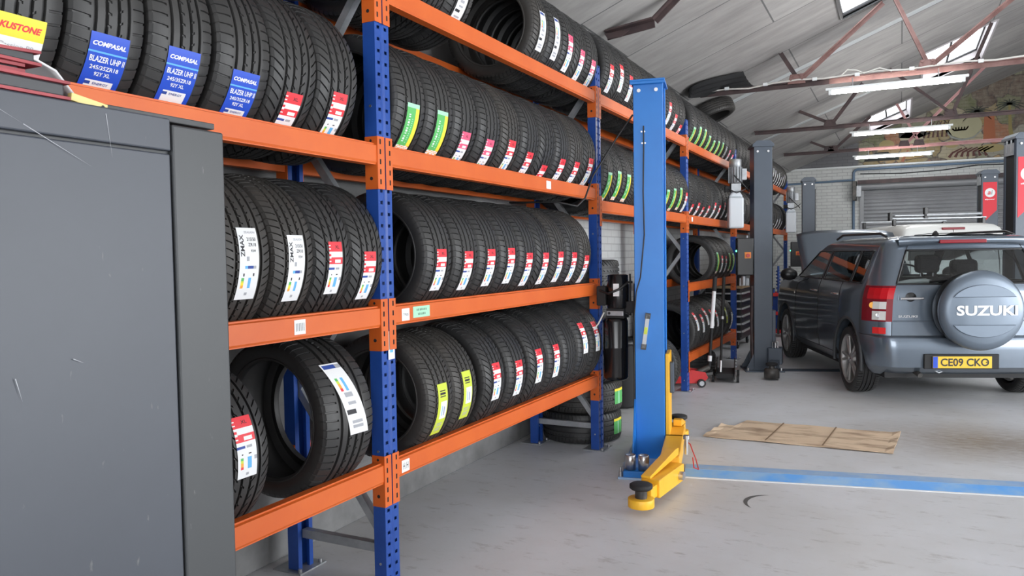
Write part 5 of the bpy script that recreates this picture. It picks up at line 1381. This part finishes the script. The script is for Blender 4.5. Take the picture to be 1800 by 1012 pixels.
# tail lamps
for side in (0, 1):
    lamp = empty('tail_lamp', (0, 0, 0), 0, CAR)
    c0, c1 = sidx(-.39) + 1, cR
    def Q(c, z, off):
        r = max(i for i in range(len(zs)) if zs[i] <= z + 1e-6); r2 = min(r + 1, len(zs) - 1); t = (z - zs[r]) / (zs[r2] - zs[r]) if r2 > r else 0
        cc = c if side == 0 else rb.mirror(c)
        a = Vector(rb.path([(r, cc)], off)[0]); b = Vector(rb.path([(r2, cc)], off)[0]); return a + (b - a) * t
    def patch(nm, ca, cb_, za, zb, off, mat, nz=6):
        q = MB(); cs = list(range(ca, cb_ + 1)); vs = []; fs = []
        for j in range(nz + 1):
            z = za + (zb - za) * j / nz
            for c in cs: vs.append(Q(c, z, off))
        m = len(cs)
        for j in range(nz):
            for i in range(m - 1): fs.append((j * m + i, j * m + i + 1, (j + 1) * m + i + 1, (j + 1) * m + i))
        # rim walls
        for i in range(m - 1):
            for j in (0, nz):
                a = len(vs); vs += [Q(cs[i], za if j == 0 else zb, 0), Q(cs[i + 1], za if j == 0 else zb, 0)]; fs.append((j * m + i, j * m + i + 1, a + 1, a))
        for j in range(nz):
            for i in (0, m - 1):
                a = len(vs); vs += [Q(cs[i], za + (zb - za) * j / nz, 0), Q(cs[i], za + (zb - za) * (j + 1) / nz, 0)]; fs.append((j * m + i, (j + 1) * m + i, a + 1, a))
        q.add(vs, fs, mat, False); q.build(nm, lamp)
    patch('lamp_surround', c0, c1, .785, 1.125, .012, car_lamp_dark)
    patch('red_lens', c0 + 1, c1, 1.00, 1.105, .019, car_lamp_red)
    patch('indicator_lens', c0 + 2, c1 - 1, .905, .975, .019, car_lamp_clear)
    patch('reversing_lens', c0 + 2, c1 - 1, .80, .885, .019, car_lamp_clear)
    q = MB(); q.lathe([(0, .0), (.022, .002), (.03, .0)], Matrix.Translation(Q(c1 - 3, .94, .021)) @ Matrix.Rotation(PI / 2, 4, 'X'), 14, ink_orange); q.build('amber_bulb', lamp)
    q = MB(); q.lathe([(0, .0), (.02, .002), (.026, .0)], Matrix.Translation(Q(c1 - 2, .842, .021)) @ Matrix.Rotation(PI / 2, 4, 'X'), 14, chrome); q.build('bulb', lamp)
    rf = empty('rear_reflector', (0, 0, 0), 0, CAR); lamp = rf
    patch('red_lens', cR - 3, cR - 1, .668, .728, .010, emissive('reflector_red_%d' % side, (.75, .02, .02), 0.0))
# tailgate details
q = MB(); q.box((-.075, 0, 0), (.075, 0, 0.001), None) if False else None
q = MB()
hx, hz = -.53, 1.005
q.cyl(on_rear(hx - .10, hz, .028), on_rear(hx + .10, hz, .028), .013, n=10, mat=chrome); q.build('tailgate_handle', parts['tailgate'])
q = MB(); q.lathe([(0, .003), (.045, .002), (.05, .0)], Matrix.Translation(on_rear(hx, hz + .012, .001)) @ Matrix.Rotation(PI / 2, 4, 'X') @ Matrix.Diagonal((1, .9, 1, 1)), 20, black_plastic); q.build('handle_recess', parts['tailgate'])
q = MB(); fit_text(q, 'SUZUKI', .17, .022, lambda u, v: on_rear(-.56 + u, .835 + v, .004), chrome, .03); q.build('badge', parts['tailgate'])
q = MB(); q.tube([on_rear(x, .79, .001) for x in (-.69, -.5, -.3, 0, .3, .5, .69)], .006, 6, car_paint); q.build('crease', parts['tailgate'])
q = MB(); vs = []; fs = []
n = 14
for i in range(n + 1):
    x = -.60 + 1.2 * i / n
    f = 1 - (abs(x) / .62) ** 4
    for (dy, z) in ((.10, 1.575), (-.05 * f - .0, 1.578), (-.055 * f, 1.545), (-.01, 1.505), (.03, 1.505)):
        vs.append((x, -.565 + dy, z))
for i in range(n):
    for j in range(4): fs.append((i * 5 + j, (i + 1) * 5 + j, (i + 1) * 5 + j + 1, i * 5 + j + 1))
q.add(vs, fs, car_paint, True); sp = q.build('roof_spoiler', CAR)
q = MB(); q.box((-.25, -.632, 1.522), (.17, -.60, 1.556), car_lamp_dark); q.build('brake_light', sp, bevel=.006)
q = MB(); q.tube([on_rear(-.36, 1.165, .02), on_rear(-.12, 1.185, .028), on_rear(.05, 1.19, .03)], .010, 6, black_plastic); q.tube([on_rear(-.36, 1.158, .012), on_rear(-.1, 1.17, .012)], .008, 6, black_plastic); q.build('rear_wiper', CAR)
# bumper details, plate, exhaust
q = MB(); q.box((-.45, -.800, .35), (.21, -.77, .49), black_matt); q.build('plate_recess', parts['rear_bumper'], bevel=.006)
pl = empty('number_plate', (-.12, -.806, .415), 0, CAR)
q = MB(); q.box((-.26, -.006, -.0555), (.26, 0, .0555), plate_yellow); q.build('plate', pl, bevel=.002)
q = MB(); q.box((-.258, -.0075, -.053), (-.215, -.006, .053), paper_blue); q.build('blue_band', pl)
q = MB(); fit_text(q, 'CE09 CKO', .425, .074, lambda u, v: (.022 + u, -.0078, v), ink, .02); q.cyl((.212, -.0085, 0), (.212, -.0070, 0), .006, n=8, mat=ink); q.build('characters', pl)
q = MB(); q.tube([(-.45, -.5, .33), (-.48, -.66, .31), (-.46, -.74, .28)], .025, 10, dark_steel); q.box((-.62, -.6, .30), (.5, -.3, .40), black_matt); q.build('exhaust_pipe', CAR)
q = MB(); q.tube([(-.52, -.66, .40), (-.45, -.7, .32), (-.35, -.71, .34), (-.28, -.7, .30), (-.2, -.69, .33), (-.14, -.68, .36)], .007, 6, galv); q.build('loose_strap', CAR)
# spare wheel with hard cover
sw = empty('spare_wheel', (-.02, -.70, .905), 0, CAR)
Mx = Matrix(((1, 0, 0, 0), (0, 0, -1, 0), (0, 1, 0, 0), (0, 0, 0, 1)))     # lathe axis -> -y
q = MB(); q.lathe([(.30, .03), (.345, .05), (.352, .10), (.352, .19), (.345, .205)], Mx, 48, black_plastic); q.build('side_band', sw)
q = MB(); q.lathe([(.345, .20), (.362, .205), (.366, .235), (.36, .262), (.335, .288), (.29, .300), (.15, .305), (0, .306)], Mx, 56, cover_paint); q.build('cover', sw)
q = MB()
def arcsec(zc, top):
    pts = [(-.27, zc), (.27, zc)]
    h = .30
    arc = []
    for k in range(13):
        a = R(25 + 130 * k / 12); arc.append((.27 * math.cos(a) / math.cos(R(25)), zc + (.115 * (math.sin(a) - math.sin(R(25))) / (1 - math.sin(R(25)))) * (1 if top else -1)))
    return arc
for zc, top in ((.125, True), (-.125, False)):
    ol = arcsec(zc, top); 
    q.prism([(x, z) for x, z in ol], .012, cover_paint, Matrix.Translation((0, -.314, 0)))
q.build('cover_swage', sw, bevel=.005)
q = MB(); fit_text(q, 'SUZUKI', .52, .092, lambda u, v: (u + .02, -.3085, v + .005), badge_silver, .03); q.build('badge', sw)
# bonnet propped open
q = MB(); n = 10; vs = []; fs = []
for i in range(n + 1):
    t = i / n
    for j in range(13):
        s_ = -1 + 2 * j / 12
        w_ = .70 - .05 * t
        y = 2.46 + .55 * t + .03 * (s_ * s_) ; z = 1.10 + .64 * t - .05 * s_ ** 4 + .04 * math.sin(PI * t)
        if abs(abs(s_) - .5) < .05: z += .0
        vs.append((w_ * s_, y, z))
for i in range(n):
    for j in range(12): fs.append((i * 13 + j, (i + 1) * 13 + j, (i + 1) * 13 + j + 1, i * 13 + j + 1))
q.add(vs, fs, car_paint, True); bo = q.build('bonnet', CAR); so = bo.modifiers.new('solid', 'SOLIDIFY'); so.thickness = .025
q = MB()
for s_ in (-.5, .5): q.tube([Vector(((.70 - .05 * t) * s_, 2.452 + .55 * t + .03 * s_ * s_, 1.10 + .64 * t + .04 * math.sin(PI * t))) for t in (0, .2, .4, .6, .8, 1)], .004, 5, car_trim)
q.build('bonnet_crease', bo)
# mirrors, door handles, wheels, rails, aerial
for s_ in (-1, 1):
    q = MB(); q.lathe([(0, -.06), (.07, -.05), (.085, 0), (.08, .05), (.03, .075), (0, .078)], Matrix.Translation((s_ * 1.0, 2.02, 1.17)) @ Matrix.Rotation(PI / 2, 4, 'X') @ Matrix.Diagonal((1.25, .95, 1, 1)), 20, black_plastic); q.box((min(s_ * .84, s_ * .95), 2.02, 1.10), (max(s_ * .84, s_ * .95), 2.06, 1.15), black_plastic); q.build('door_mirror', CAR)
    for y, pn in ((1.18, 'front_door'), (.38, 'rear_door')):
        q = MB(); q.tube([(s_ * .893, y - .09, 1.0), (s_ * .925, y - .07, 1.005), (s_ * .925, y + .07, 1.005), (s_ * .893, y + .09, 1.0)], .012, 8, chrome); q.build('door_handle', parts[(pn, s_)])
    q = MB(); q.tube([(s_ * .60, -.25, 1.60), (s_ * .60, -.1, 1.635), (s_ * .60, 1.1, 1.645), (s_ * .59, 1.35, 1.60)], .014, 8, black_plastic); q.build('roof_rail', CAR)
    q = MB(); q.lathe([(0, .01), (.016, .008), (.02, 0)], Matrix.Translation((s_ * .9, 2.12, .93)) @ Matrix.Rotation(-s_ * -PI / 2, 4, 'Y'), 12, car_lamp_clear); q.build('side_repeater', CAR)
    for y in (0, 2.64): wheel(CAR, (s_ * .775, y, .343), .343, .225, 5, s_)
q = MB(); q.lathe([(.035, 0), (.025, .025), (.012, .045), (0, .05)], Matrix.Translation((-.17, -.34, 1.60)), 14, black_plastic); q.build('aerial_base', CAR)
# seats
for x, y, h in ((-.38, 1.25, 0), (.38, 1.25, 0), (-.38, .30, -.02), (.36, .30, -.02), (0, .30, -.10)):
    st = empty('seat', (x, y, 0), 0, CAR)
    q = MB(); q.box((-.24, -.09, .55), (.24, .08, 1.14 + h), upholstery); q.box((-.24, 0, .5), (.24, .5, .68), upholstery); q.build('seat_back', st, bevel=.05)
    q = MB(); q.box((-.135, -.10, 1.19 + h), (.135, .02, 1.40 + h * 2.2), upholstery); q.build('headrest', st, bevel=.045)
    q = MB()
    for xx in (-.07, .07): q.cyl((xx, -.03, 1.1 + h), (xx, -.03, 1.24 + h), .008, n=8, mat=steel)
    q.build('headrest_post', st)
q = MB(); q.lathe([(.17, -.012), (.19, 0), (.17, .012)], Matrix.Translation((.38, 1.75, 1.12)) @ Matrix.Rotation(R(65), 4, 'X'), 24, black_plastic, closed=True); q.box((-.7, 1.9, .9), (.7, 2.35, 1.12), black_matt); q.build('dashboard', CAR)
q = MB(); q.tube([(-.62, -.57, 1.135), (-.5, -.58, 1.16), (-.36, -.58, 1.165), (-.25, -.58, 1.135)], .025, 8, paper); q.build('white_rag', CAR)

# white van behind
VAN = empty('van', (.44, 14.02, 0), R(20)); tag(VAN, 'white van with roof bars parked beyond the blue-grey car', 'van')
vc = [(.22, .78, -.72, 2.9), (.34, .86, -.86, 3.05), (.60, .88, -.88, 3.1), (.95, .88, -.86, 3.05), (1.1, .86, -.85, 2.6), (1.2, .845, -.84, 2.45), (1.6, .80, -.80, 1.9), (1.70, .785, -.785, 1.78), (1.78, .75, -.76, 1.6), (1.83, .68, -.71, 1.4), (1.855, .55, -.60, 1.2), (1.865, .3, -.3, 1.0)]
vz = [.22, .34, .47, .6, .7, .8, .95, 1.1, 1.2, 1.3, 1.4, 1.5, 1.6, 1.65, 1.70, 1.74, 1.78, 1.805, 1.83, 1.855, 1.865]
VS = sorted(set([2.6 - .1 * k for k in range(1, 12)] + [1.4, 1.3, 1.2, 1.1, .6, .4, .3] + [.3 - .1 * k for k in range(8)]), reverse=True); VS = [round(v, 3) for v in VS]
vb = RingBody(vc, vz, VS, 1.1, rc=.12, fl=.4, arches=((-.05, .3, .38), (2.2, .3, .38)))
vi = {round(z, 3): i for i, z in enumerate(vz)}
def vside(y): return 4 + min(range(len(VS)), key=lambda k: abs(VS[k] - y))
def vreg(r, c):
    if vi[1.2] <= r < vi[1.7]:
        if c < 3: return 'windscreen'
        if 4 <= c < vside(1.2): return 'side_window'
        if vside(1.1) <= c < vside(-.3): return 'side_window'
        if vi[1.3] <= r < vi[1.65] and c >= vb.i_r0 + 1: return 'rear_window'
    return 'body'
for nm in ('body', 'windscreen', 'side_window', 'rear_window'):
    vs, fs = vb.cells(lambda r, c, sd: vreg(r, c) == nm); smooth_obj('body_shell' if nm == 'body' else nm, vs, fs, van_white if nm == 'body' else dark_glass, VAN)
top = vb.P[-1]; fs = []
for k in range(vb.half - 1):
    f = [k, k + 1, (vb.n - k - 1) % vb.n, (vb.n - k) % vb.n]; f2 = []
    for i in f:
        if i not in f2: f2.append(i)
    if len(f2) > 2: fs.append(tuple(f2))
smooth_obj('roof_panel', list(top), fs, van_white, VAN)
def v_rear(x, z, off=0.0):
    _, hw, yr, yf = interp(vc, z); f = min(1, abs(x) / (hw - .12)); return Vector((x, yr + .015 * f * f - off, z))
q = MB(); q.tube([v_rear(0, z, .001) for z in (.4, .8, 1.2, 1.6, 1.76)], .005, 5, black_matt)
for s_ in (-1, 1): q.tube([v_rear(s_ * x, z, .002) for x, z in ((.04, 1.70), (.35, 1.70), (.55, 1.68), (.60, 1.62), (.63, 1.3), (.62, .7))], .006, 5, car_trim)
q.build('door_gap', VAN)
q = MB(); q.box((-.16, -.79, 1.755), (.16, -.75, 1.79), car_lamp_dark); q.build('brake_light', VAN, bevel=.006)
for s_ in (-1, 1):
    q = MB(); q.box((min(s_ * .72, s_ * .84), -.86, .9), (max(s_ * .72, s_ * .84), -.78, 1.35), car_lamp_red); q.build('tail_lamp', VAN, bevel=.02)
    for y in (-.05, 2.2): wheel(VAN, (s_ * .74, y, .30), .30, .19, 5, s_)
q = MB(); q.box((-.7, -.7, .2), (.7, 2.9, .5), black_matt); q.build('underbody', VAN)
rk = empty('roof_rack', (0, 0, 0), 0, VAN)
for y in (-.25, 1.15):
    q = MB(); q.box((-.72, y - .02, 1.94), (.70, y + .02, 1.965), galv); q.build('roof_bar', rk, bevel=.004)
    for s_ in (-1, 1):
        q = MB(); q.box((s_ * .66 - .025, y - .03, 1.84), (s_ * .66 + .025, y + .03, 1.95), black_plastic); q.build('bar_foot', rk, bevel=.006)
q = MB(); q.tube([(-.2, -.3, 2.0), (.6, -.32, 2.01)], .022, 10, galv); q.build('pipe_carrier', rk)
q = MB(); q.box((-.66, -.28, 1.99), (.0, -.24, 2.01), galv); q.box((-.74, -.3, 1.92), (-.70, -.2, 2.05), black_plastic); q.box((-.22, -.3, 1.95), (-.17, -.22, 2.12), black_plastic); q.build('ladder_clamp', rk, bevel=.003)

# ------------------------------------------------------------------ things on the floor
# cardboard sheet
q = MB(); random.seed(3)
xs_ = [-1.40 + 1.36 * k / 24 for k in range(25)]
vs = []
for i, x in enumerate(xs_):
    j = lambda a: random.uniform(-a, a)
    y0 = 6.10 + j(.006); y1 = 6.80 + j(.01) + (.06 if x > -1.0 else 0) * 0
    if x < -1.25: y1 = 6.56 + j(.01); 
    for t in range(6):
        y = y0 + (y1 - y0) * t / 5
        vs.append((x + .05 * (t / 5), y, .006 + .006 * abs(math.sin(5 * x + t)) + (.012 if (i in (0, 24)) else 0) * (t % 2)))
fs = [(i * 6 + t, (i + 1) * 6 + t, (i + 1) * 6 + t + 1, i * 6 + t + 1) for i in range(24) for t in range(5)]
q.add(vs, fs, card, False)
cbd = q.build('cardboard_sheet'); so = cbd.modifiers.new('solid', 'SOLIDIFY'); so.thickness = .004; so.offset = 1
tag(cbd, 'flattened stained brown cardboard lying on the floor in front of the car', 'cardboard')
q = MB()
for x in (-.93, -.52):
    q.add([(x, 6.105, .0175), (x + .012, 6.105, .0175), (x + .062, 6.79, .0185), (x + .05, 6.79, .0185)], [(0, 1, 2, 3)], ink_brown if 'ink_brown' in globals() else principled('fold_brown', (.22, .14, .08), .9))
q.build('fold_line', cbd)
# red trolley jack
jk = empty('trolley_jack', (-2.24, 8.34, 0), R(28)); tag(jk, 'red trolley jack on the floor behind the third blue rack upright', 'trolley jack')
q = MB()
for s_ in (-1, 1): q.prism([(-.28, .05), (.30, .04), (.36, .10), (.33, .16), (.18, .19), (.0, .15), (-.28, .11)], .012, red_paint, Matrix.Translation((0, s_ * .11 - .006, 0)))
q.build('side_plate', jk, bevel=.003)
q = MB(); q.box((-.24, -.06, .10), (.18, .06, .15), red_paint); q.lathe([(0, 0), (.05, 0), (.06, .02), (0, .02)], Matrix.Translation((-.24, 0, .15)), 16, black_matt); q.build('lifting_arm', jk, bevel=.006)
for x, y, r_, nm in ((-.2, .135, .05, 0), (-.2, -.135, .05, 0), (.28, .13, .045, 1), (.28, -.13, .045, 1)):
    q = MB(); q.cyl((x, y - .02, r_), (x, y + .02, r_), r_, n=18, mat=black_matt); q.cyl((x, y - .022, r_), (x, y + .022, r_), r_ * .6, n=14, mat=galv); q.build('wheel', jk)
q = MB(); q.cyl((.26, 0, .14), (.40, 0, .20), .03, n=12, mat=dark_steel); q.build('handle_socket', jk)
# the two jack handles leaning on the rack
def pole(p0, p1, mats, label, name='jack_handle'):
    root = empty(name, p0); tag(root, label, 'jack handle', 'jack handles leaning on the rack')
    a = Vector((0, 0, 0)); b = Vector(p1) - Vector(p0)
    for (t0, t1, r_, m_, nm) in mats:
        q = MB(); q.cyl(a.lerp(b, t0), a.lerp(b, t1), r_, n=12, mat=m_); q.build(nm, root)
pole((-1.885, 8.53, .185), (-1.835, 8.62, 1.20), [(0, .08, .018, black_matt, 'socket'), (.08, .14, .022, paper, 'white_band'), (.14, .44, .017, black_matt, 'lower_tube'), (.44, .84, .021, paper, 'white_grip'), (.84, 1, .024, black_matt, 'rubber_grip')], 'black and white jack handle leaning in front of the fourth rack bay')
pole((-1.83, 8.86, .10), (-1.84, 9.12, 1.18), [(0, .12, .016, steel, 'steel_socket'), (.12, .55, .014, black_matt, 'lower_tube'), (.55, .58, .020, steel, 'collar'), (.58, 1, .019, black_matt, 'rubber_grip')], 'thin black jack handle leaning right of the white one')
bj = empty('trolley_jack', (-1.82, 9.12, 0), R(100)); tag(bj, 'black trolley jack on the floor below the thin black handle', 'trolley jack')
q = MB()
for s_ in (-1, 1): q.prism([(-.40, .04), (.12, .03), (.17, .10), (.15, .22), (.02, .23), (-.40, .10)], .012, black_gloss, Matrix.Translation((0, s_ * .10 - .006, 0)))
q.build('side_plate', bj, bevel=.003)
q = MB(); q.box((-.38, -.09, .05), (.12, .09, .10), black_matt); q.build('frame', bj)
q = MB()
for x, z in ((.10, .19), (.08, .12), (.0, .17), (.13, .06)):
    for s_ in (-1, 1): q.cyl((x, s_ * .107, z), (x, s_ * .117, z), .014, n=8, mat=galv)
q.build('bolt', bj)
for x in (-.33, .1):
    for s_ in (-1, 1):
        q = MB(); q.cyl((x, s_ * .12, .04), (x, s_ * .15, .04), .04, n=16, mat=black_matt); q.build('wheel', bj)
# plastic bin behind the blue column
bn = empty('waste_bin', (-2.40, 7.05, 0)); tag(bn, 'dark plastic bin half hidden behind the blue lift column', 'bin')
q = MB(); q.lathe([(0, .01), (.17, .01), (.175, .03), (.20, .62), (.205, .64), (.195, .645), (.188, .62), (.165, .05), (0, .05)], None, 28, black_matt); q.build('bin_body', bn)
q = MB(); q.lathe([(.205, .60), (.218, .61), (.218, .65), (.2, .655)], None, 28, black_plastic); q.build('bin_rim', bn)
silver_edge = principled('silver_edge', (.62, .63, .64), .35, .2)
# tool chest with wooden top, against the wall beyond the fourth bay
tcb = empty('tool_chest', (-2.36, 12.35, 0), 0); tag(tcb, 'black tool chest with silver drawer edges behind the nearer dark lift column', 'tool chest')
q = MB(); q.box((-.30, -.55, .14), (.22, .55, .92), black_plastic); q.build('body', tcb, bevel=.008)
q = MB(); q.box((-.32, -.57, .92), (.25, .57, .96), mottled('wood_top', (.38, .26, .15), (.52, .37, .22), 4, .6, stretch=(8, 1, 1))); q.build('wooden_top', tcb, bevel=.004)
for k in range(6):
    z = .86 - .115 * k
    q = MB(); q.box((.22, -.53, z - .10), (.232, .53, z), black_plastic); d = q.build('drawer', tcb, bevel=.003)
    q = MB(); q.box((.232, -.53, z - .026), (.262, .53, z - .003), silver_edge); q.build('drawer_handle', d, bevel=.002)
    # the end facing the camera carries the same silver ledges
q = MB()
for k in range(6): z = .86 - .115 * k; q.box((-.30, -.585, z - .026), (.23, -.551, z - .003), silver_edge)
q.build('end_rail', tcb)
for y in (-.42, .42):
    for x in (-.22, .15):
        q = MB(); q.cyl((x - .015, y, .06), (x + .015, y, .06), .06, n=16, mat=black_matt); q.box((x - .02, y - .03, .06), (x + .02, y + .03, .145), galv); q.build('castor', tcb)
q = MB(); q.box((-.18, -.16, 0), (.18, .16, .26), black_plastic); q.box((-.19, -.17, .26), (.19, .17, .29), black_plastic); q.tube([(-.1, 0, .29), (-.1, 0, .34), (.1, 0, .34), (.1, 0, .29)], .012, 8, black_matt)
o = q.build('tool_case', bevel=.01); o.location = (-2.30, 12.0, .961); tag(o, 'black tool case standing on the wooden top of the tool chest', 'tool case')
# red and blue tool trolley with three shelves
tt = empty('tool_trolley', (-1.90, 13.98, 0), R(5)); tag(tt, 'red three-tier tool trolley left of the car front wheel', 'tool trolley')
for z in (.07, .38, .70):
    q = MB(); q.box((-.30, -.25, z), (.30, .25, z + .012), red_paint)
    for lo, hi in (((-.30, -.25, z), (.30, -.24, z + .06)), ((-.30, .24, z), (.30, .25, z + .06)), ((-.30, -.25, z), (-.29, .25, z + .06)), ((.29, -.25, z), (.30, .25, z + .06))): q.box(lo, hi, red_paint)
    q.build('shelf', tt)
for x in (-.29, .29):
    for y in (-.24, .24):
        q = MB(); q.box((x - .015, y - .015, .06), (x + .015, y + .015, .78), rack_blue); q.build('leg', tt)
        q = MB(); q.cyl((x - .012, y, .035), (x + .012, y, .035), .035, n=14, mat=black_matt); q.build('castor', tt)
q = MB(); q.box((-.29, .235, .1), (.29, .243, .7), rack_blue); q.build('back_panel', tt)
cols = [black_plastic, galv, rack_blue, steel, paper_yellow, dark_steel, black_matt]
random.seed(11)
names = ['socket_box', 'wrench', 'screwdriver', 'oil_can', 'pry_bar']
things_ = [((-.15, 0, .712), 'blue plastic socket box on the top tier of the red trolley', 'socket_box', 'box'), ((.10, -.05, .712), 'black oil can on the top tier of the red trolley', 'oil_can', 'oil can'),
           ((-.1, -.05, .392), 'silver wrench on the middle tier of the red trolley', 'wrench', 'wrench'), ((.12, -.08, .082), 'yellow and black work gloves on the lowest tier of the red trolley', 'work_gloves', 'gloves'), ((-.18, .02, .082), 'black socket set case on the lowest tier of the red trolley', 'socket_case', 'case')]
c5, s5 = math.cos(R(5)), math.sin(R(5))
for k, (p, lab, nm, cat) in enumerate(things_):
    q = MB()
    if nm == 'socket_box': q.box((-.10, -.08, 0), (.10, .08, .10), rack_blue); q.box((-.102, -.082, .10), (.102, .082, .12), black_plastic)
    if nm == 'oil_can': q.lathe([(0, 0), (.05, 0), (.055, .02), (.055, .16), (.02, .2), (.008, .3), (0, .3)], None, 18, black_gloss)
    if nm == 'wrench': q.box((-.12, -.012, .01), (.12, .012, .022), steel); q.cyl((-.13, 0, .004), (-.13, 0, .026), .03, n=14, mat=steel); q.cyl((.13, 0, .004), (.13, 0, .026), .026, n=14, mat=steel)
    if nm == 'work_gloves':
        q.lathe([(0, 0), (.07, .01), (.09, .03), (.05, .06), (0, .065)], None, 14, paper_yellow)
        for a in (-.4, -.1, .2, .5): q.tube([(.05 * math.cos(a), .05 * math.sin(a), .03), (.13 * math.cos(a), .13 * math.sin(a), .025)], .014, 6, black_matt)
    if nm == 'socket_case': q.box((-.09, -.07, 0), (.09, .07, .08), black_plastic); q.box((-.03, -.08, .03), (.03, -.07, .05), steel)
    o = q.build(nm, bevel=.004); o.location = (-1.90 + c5 * p[0] - s5 * p[1], 13.98 + s5 * p[0] + c5 * p[1], p[2]); o.rotation_euler = (0, 0, R(5 + 14 * k)); tag(o, lab, cat)
# suspension parts standing on the trolley: blue/black struts
for k, (dx, rr_, m_, lab) in enumerate(((-.20, .035, black_matt, 'black coil strut standing on the red trolley, left one'), (.0, .03, rack_blue, 'blue strut standing on the red trolley between black ones'), (.19, .035, dark_steel, 'dark steel strut standing on the red trolley, right one'))):
    q = MB(); q.cyl((0, 0, 0), (0, 0, .5), rr_ * .6, n=12, mat=m_)
    q.tube([(rr_ * 1.3 * math.cos(t * .9), rr_ * 1.3 * math.sin(t * .9), .08 + t * .0085) for t in range(42)], .008, 6, m_)
    q.cyl((0, 0, .0), (0, 0, .03), rr_ * 1.4, n=14, mat=m_)
    o = q.build('suspension_strut'); o.location = (-1.90 + c5 * dx - s5 * .17, 13.98 + s5 * dx + c5 * .17, .712); o.rotation_euler = (0, 0, 0); tag(o, lab, 'strut', 'suspension struts on the trolley')
# dark curved rubber scuff on the floor: a thin worn-in arc of rubber
q = MB(); vs = []; n = 16
for i in range(n + 1):
    a = R(105 + 125 * i / n); w_ = .014 * math.sin(PI * i / n) + .001
    for r_ in (.16 - w_, .16 + w_): vs.append((-.665 + .9 * r_ * math.cos(a), 4.62 + r_ * math.sin(a), .0009))
q.add(vs, [(2 * i, 2 * i + 1, 2 * i + 3, 2 * i + 2) for i in range(n)], principled('scuff_rubber', (.09, .09, .09), .8))
tag(q.build('rubber_scuff'), 'dark curved rubber scuff mark on the floor near the blue strip', 'scuff mark')
# orange wire loop at the arm
q = MB(); q.tube([l1w(.245, -.25, .18), l1w(.28, -.28, .16), l1w(.32, -.4, .09), l1w(.34, -.5, .05), l1w(.31, -.5, .06), l1w(.30, -.4, .10)], .004, 6, red_paint); tag(q.build('release_wire'), 'thin red wire loop hanging from the yellow arm pivot', 'wire')
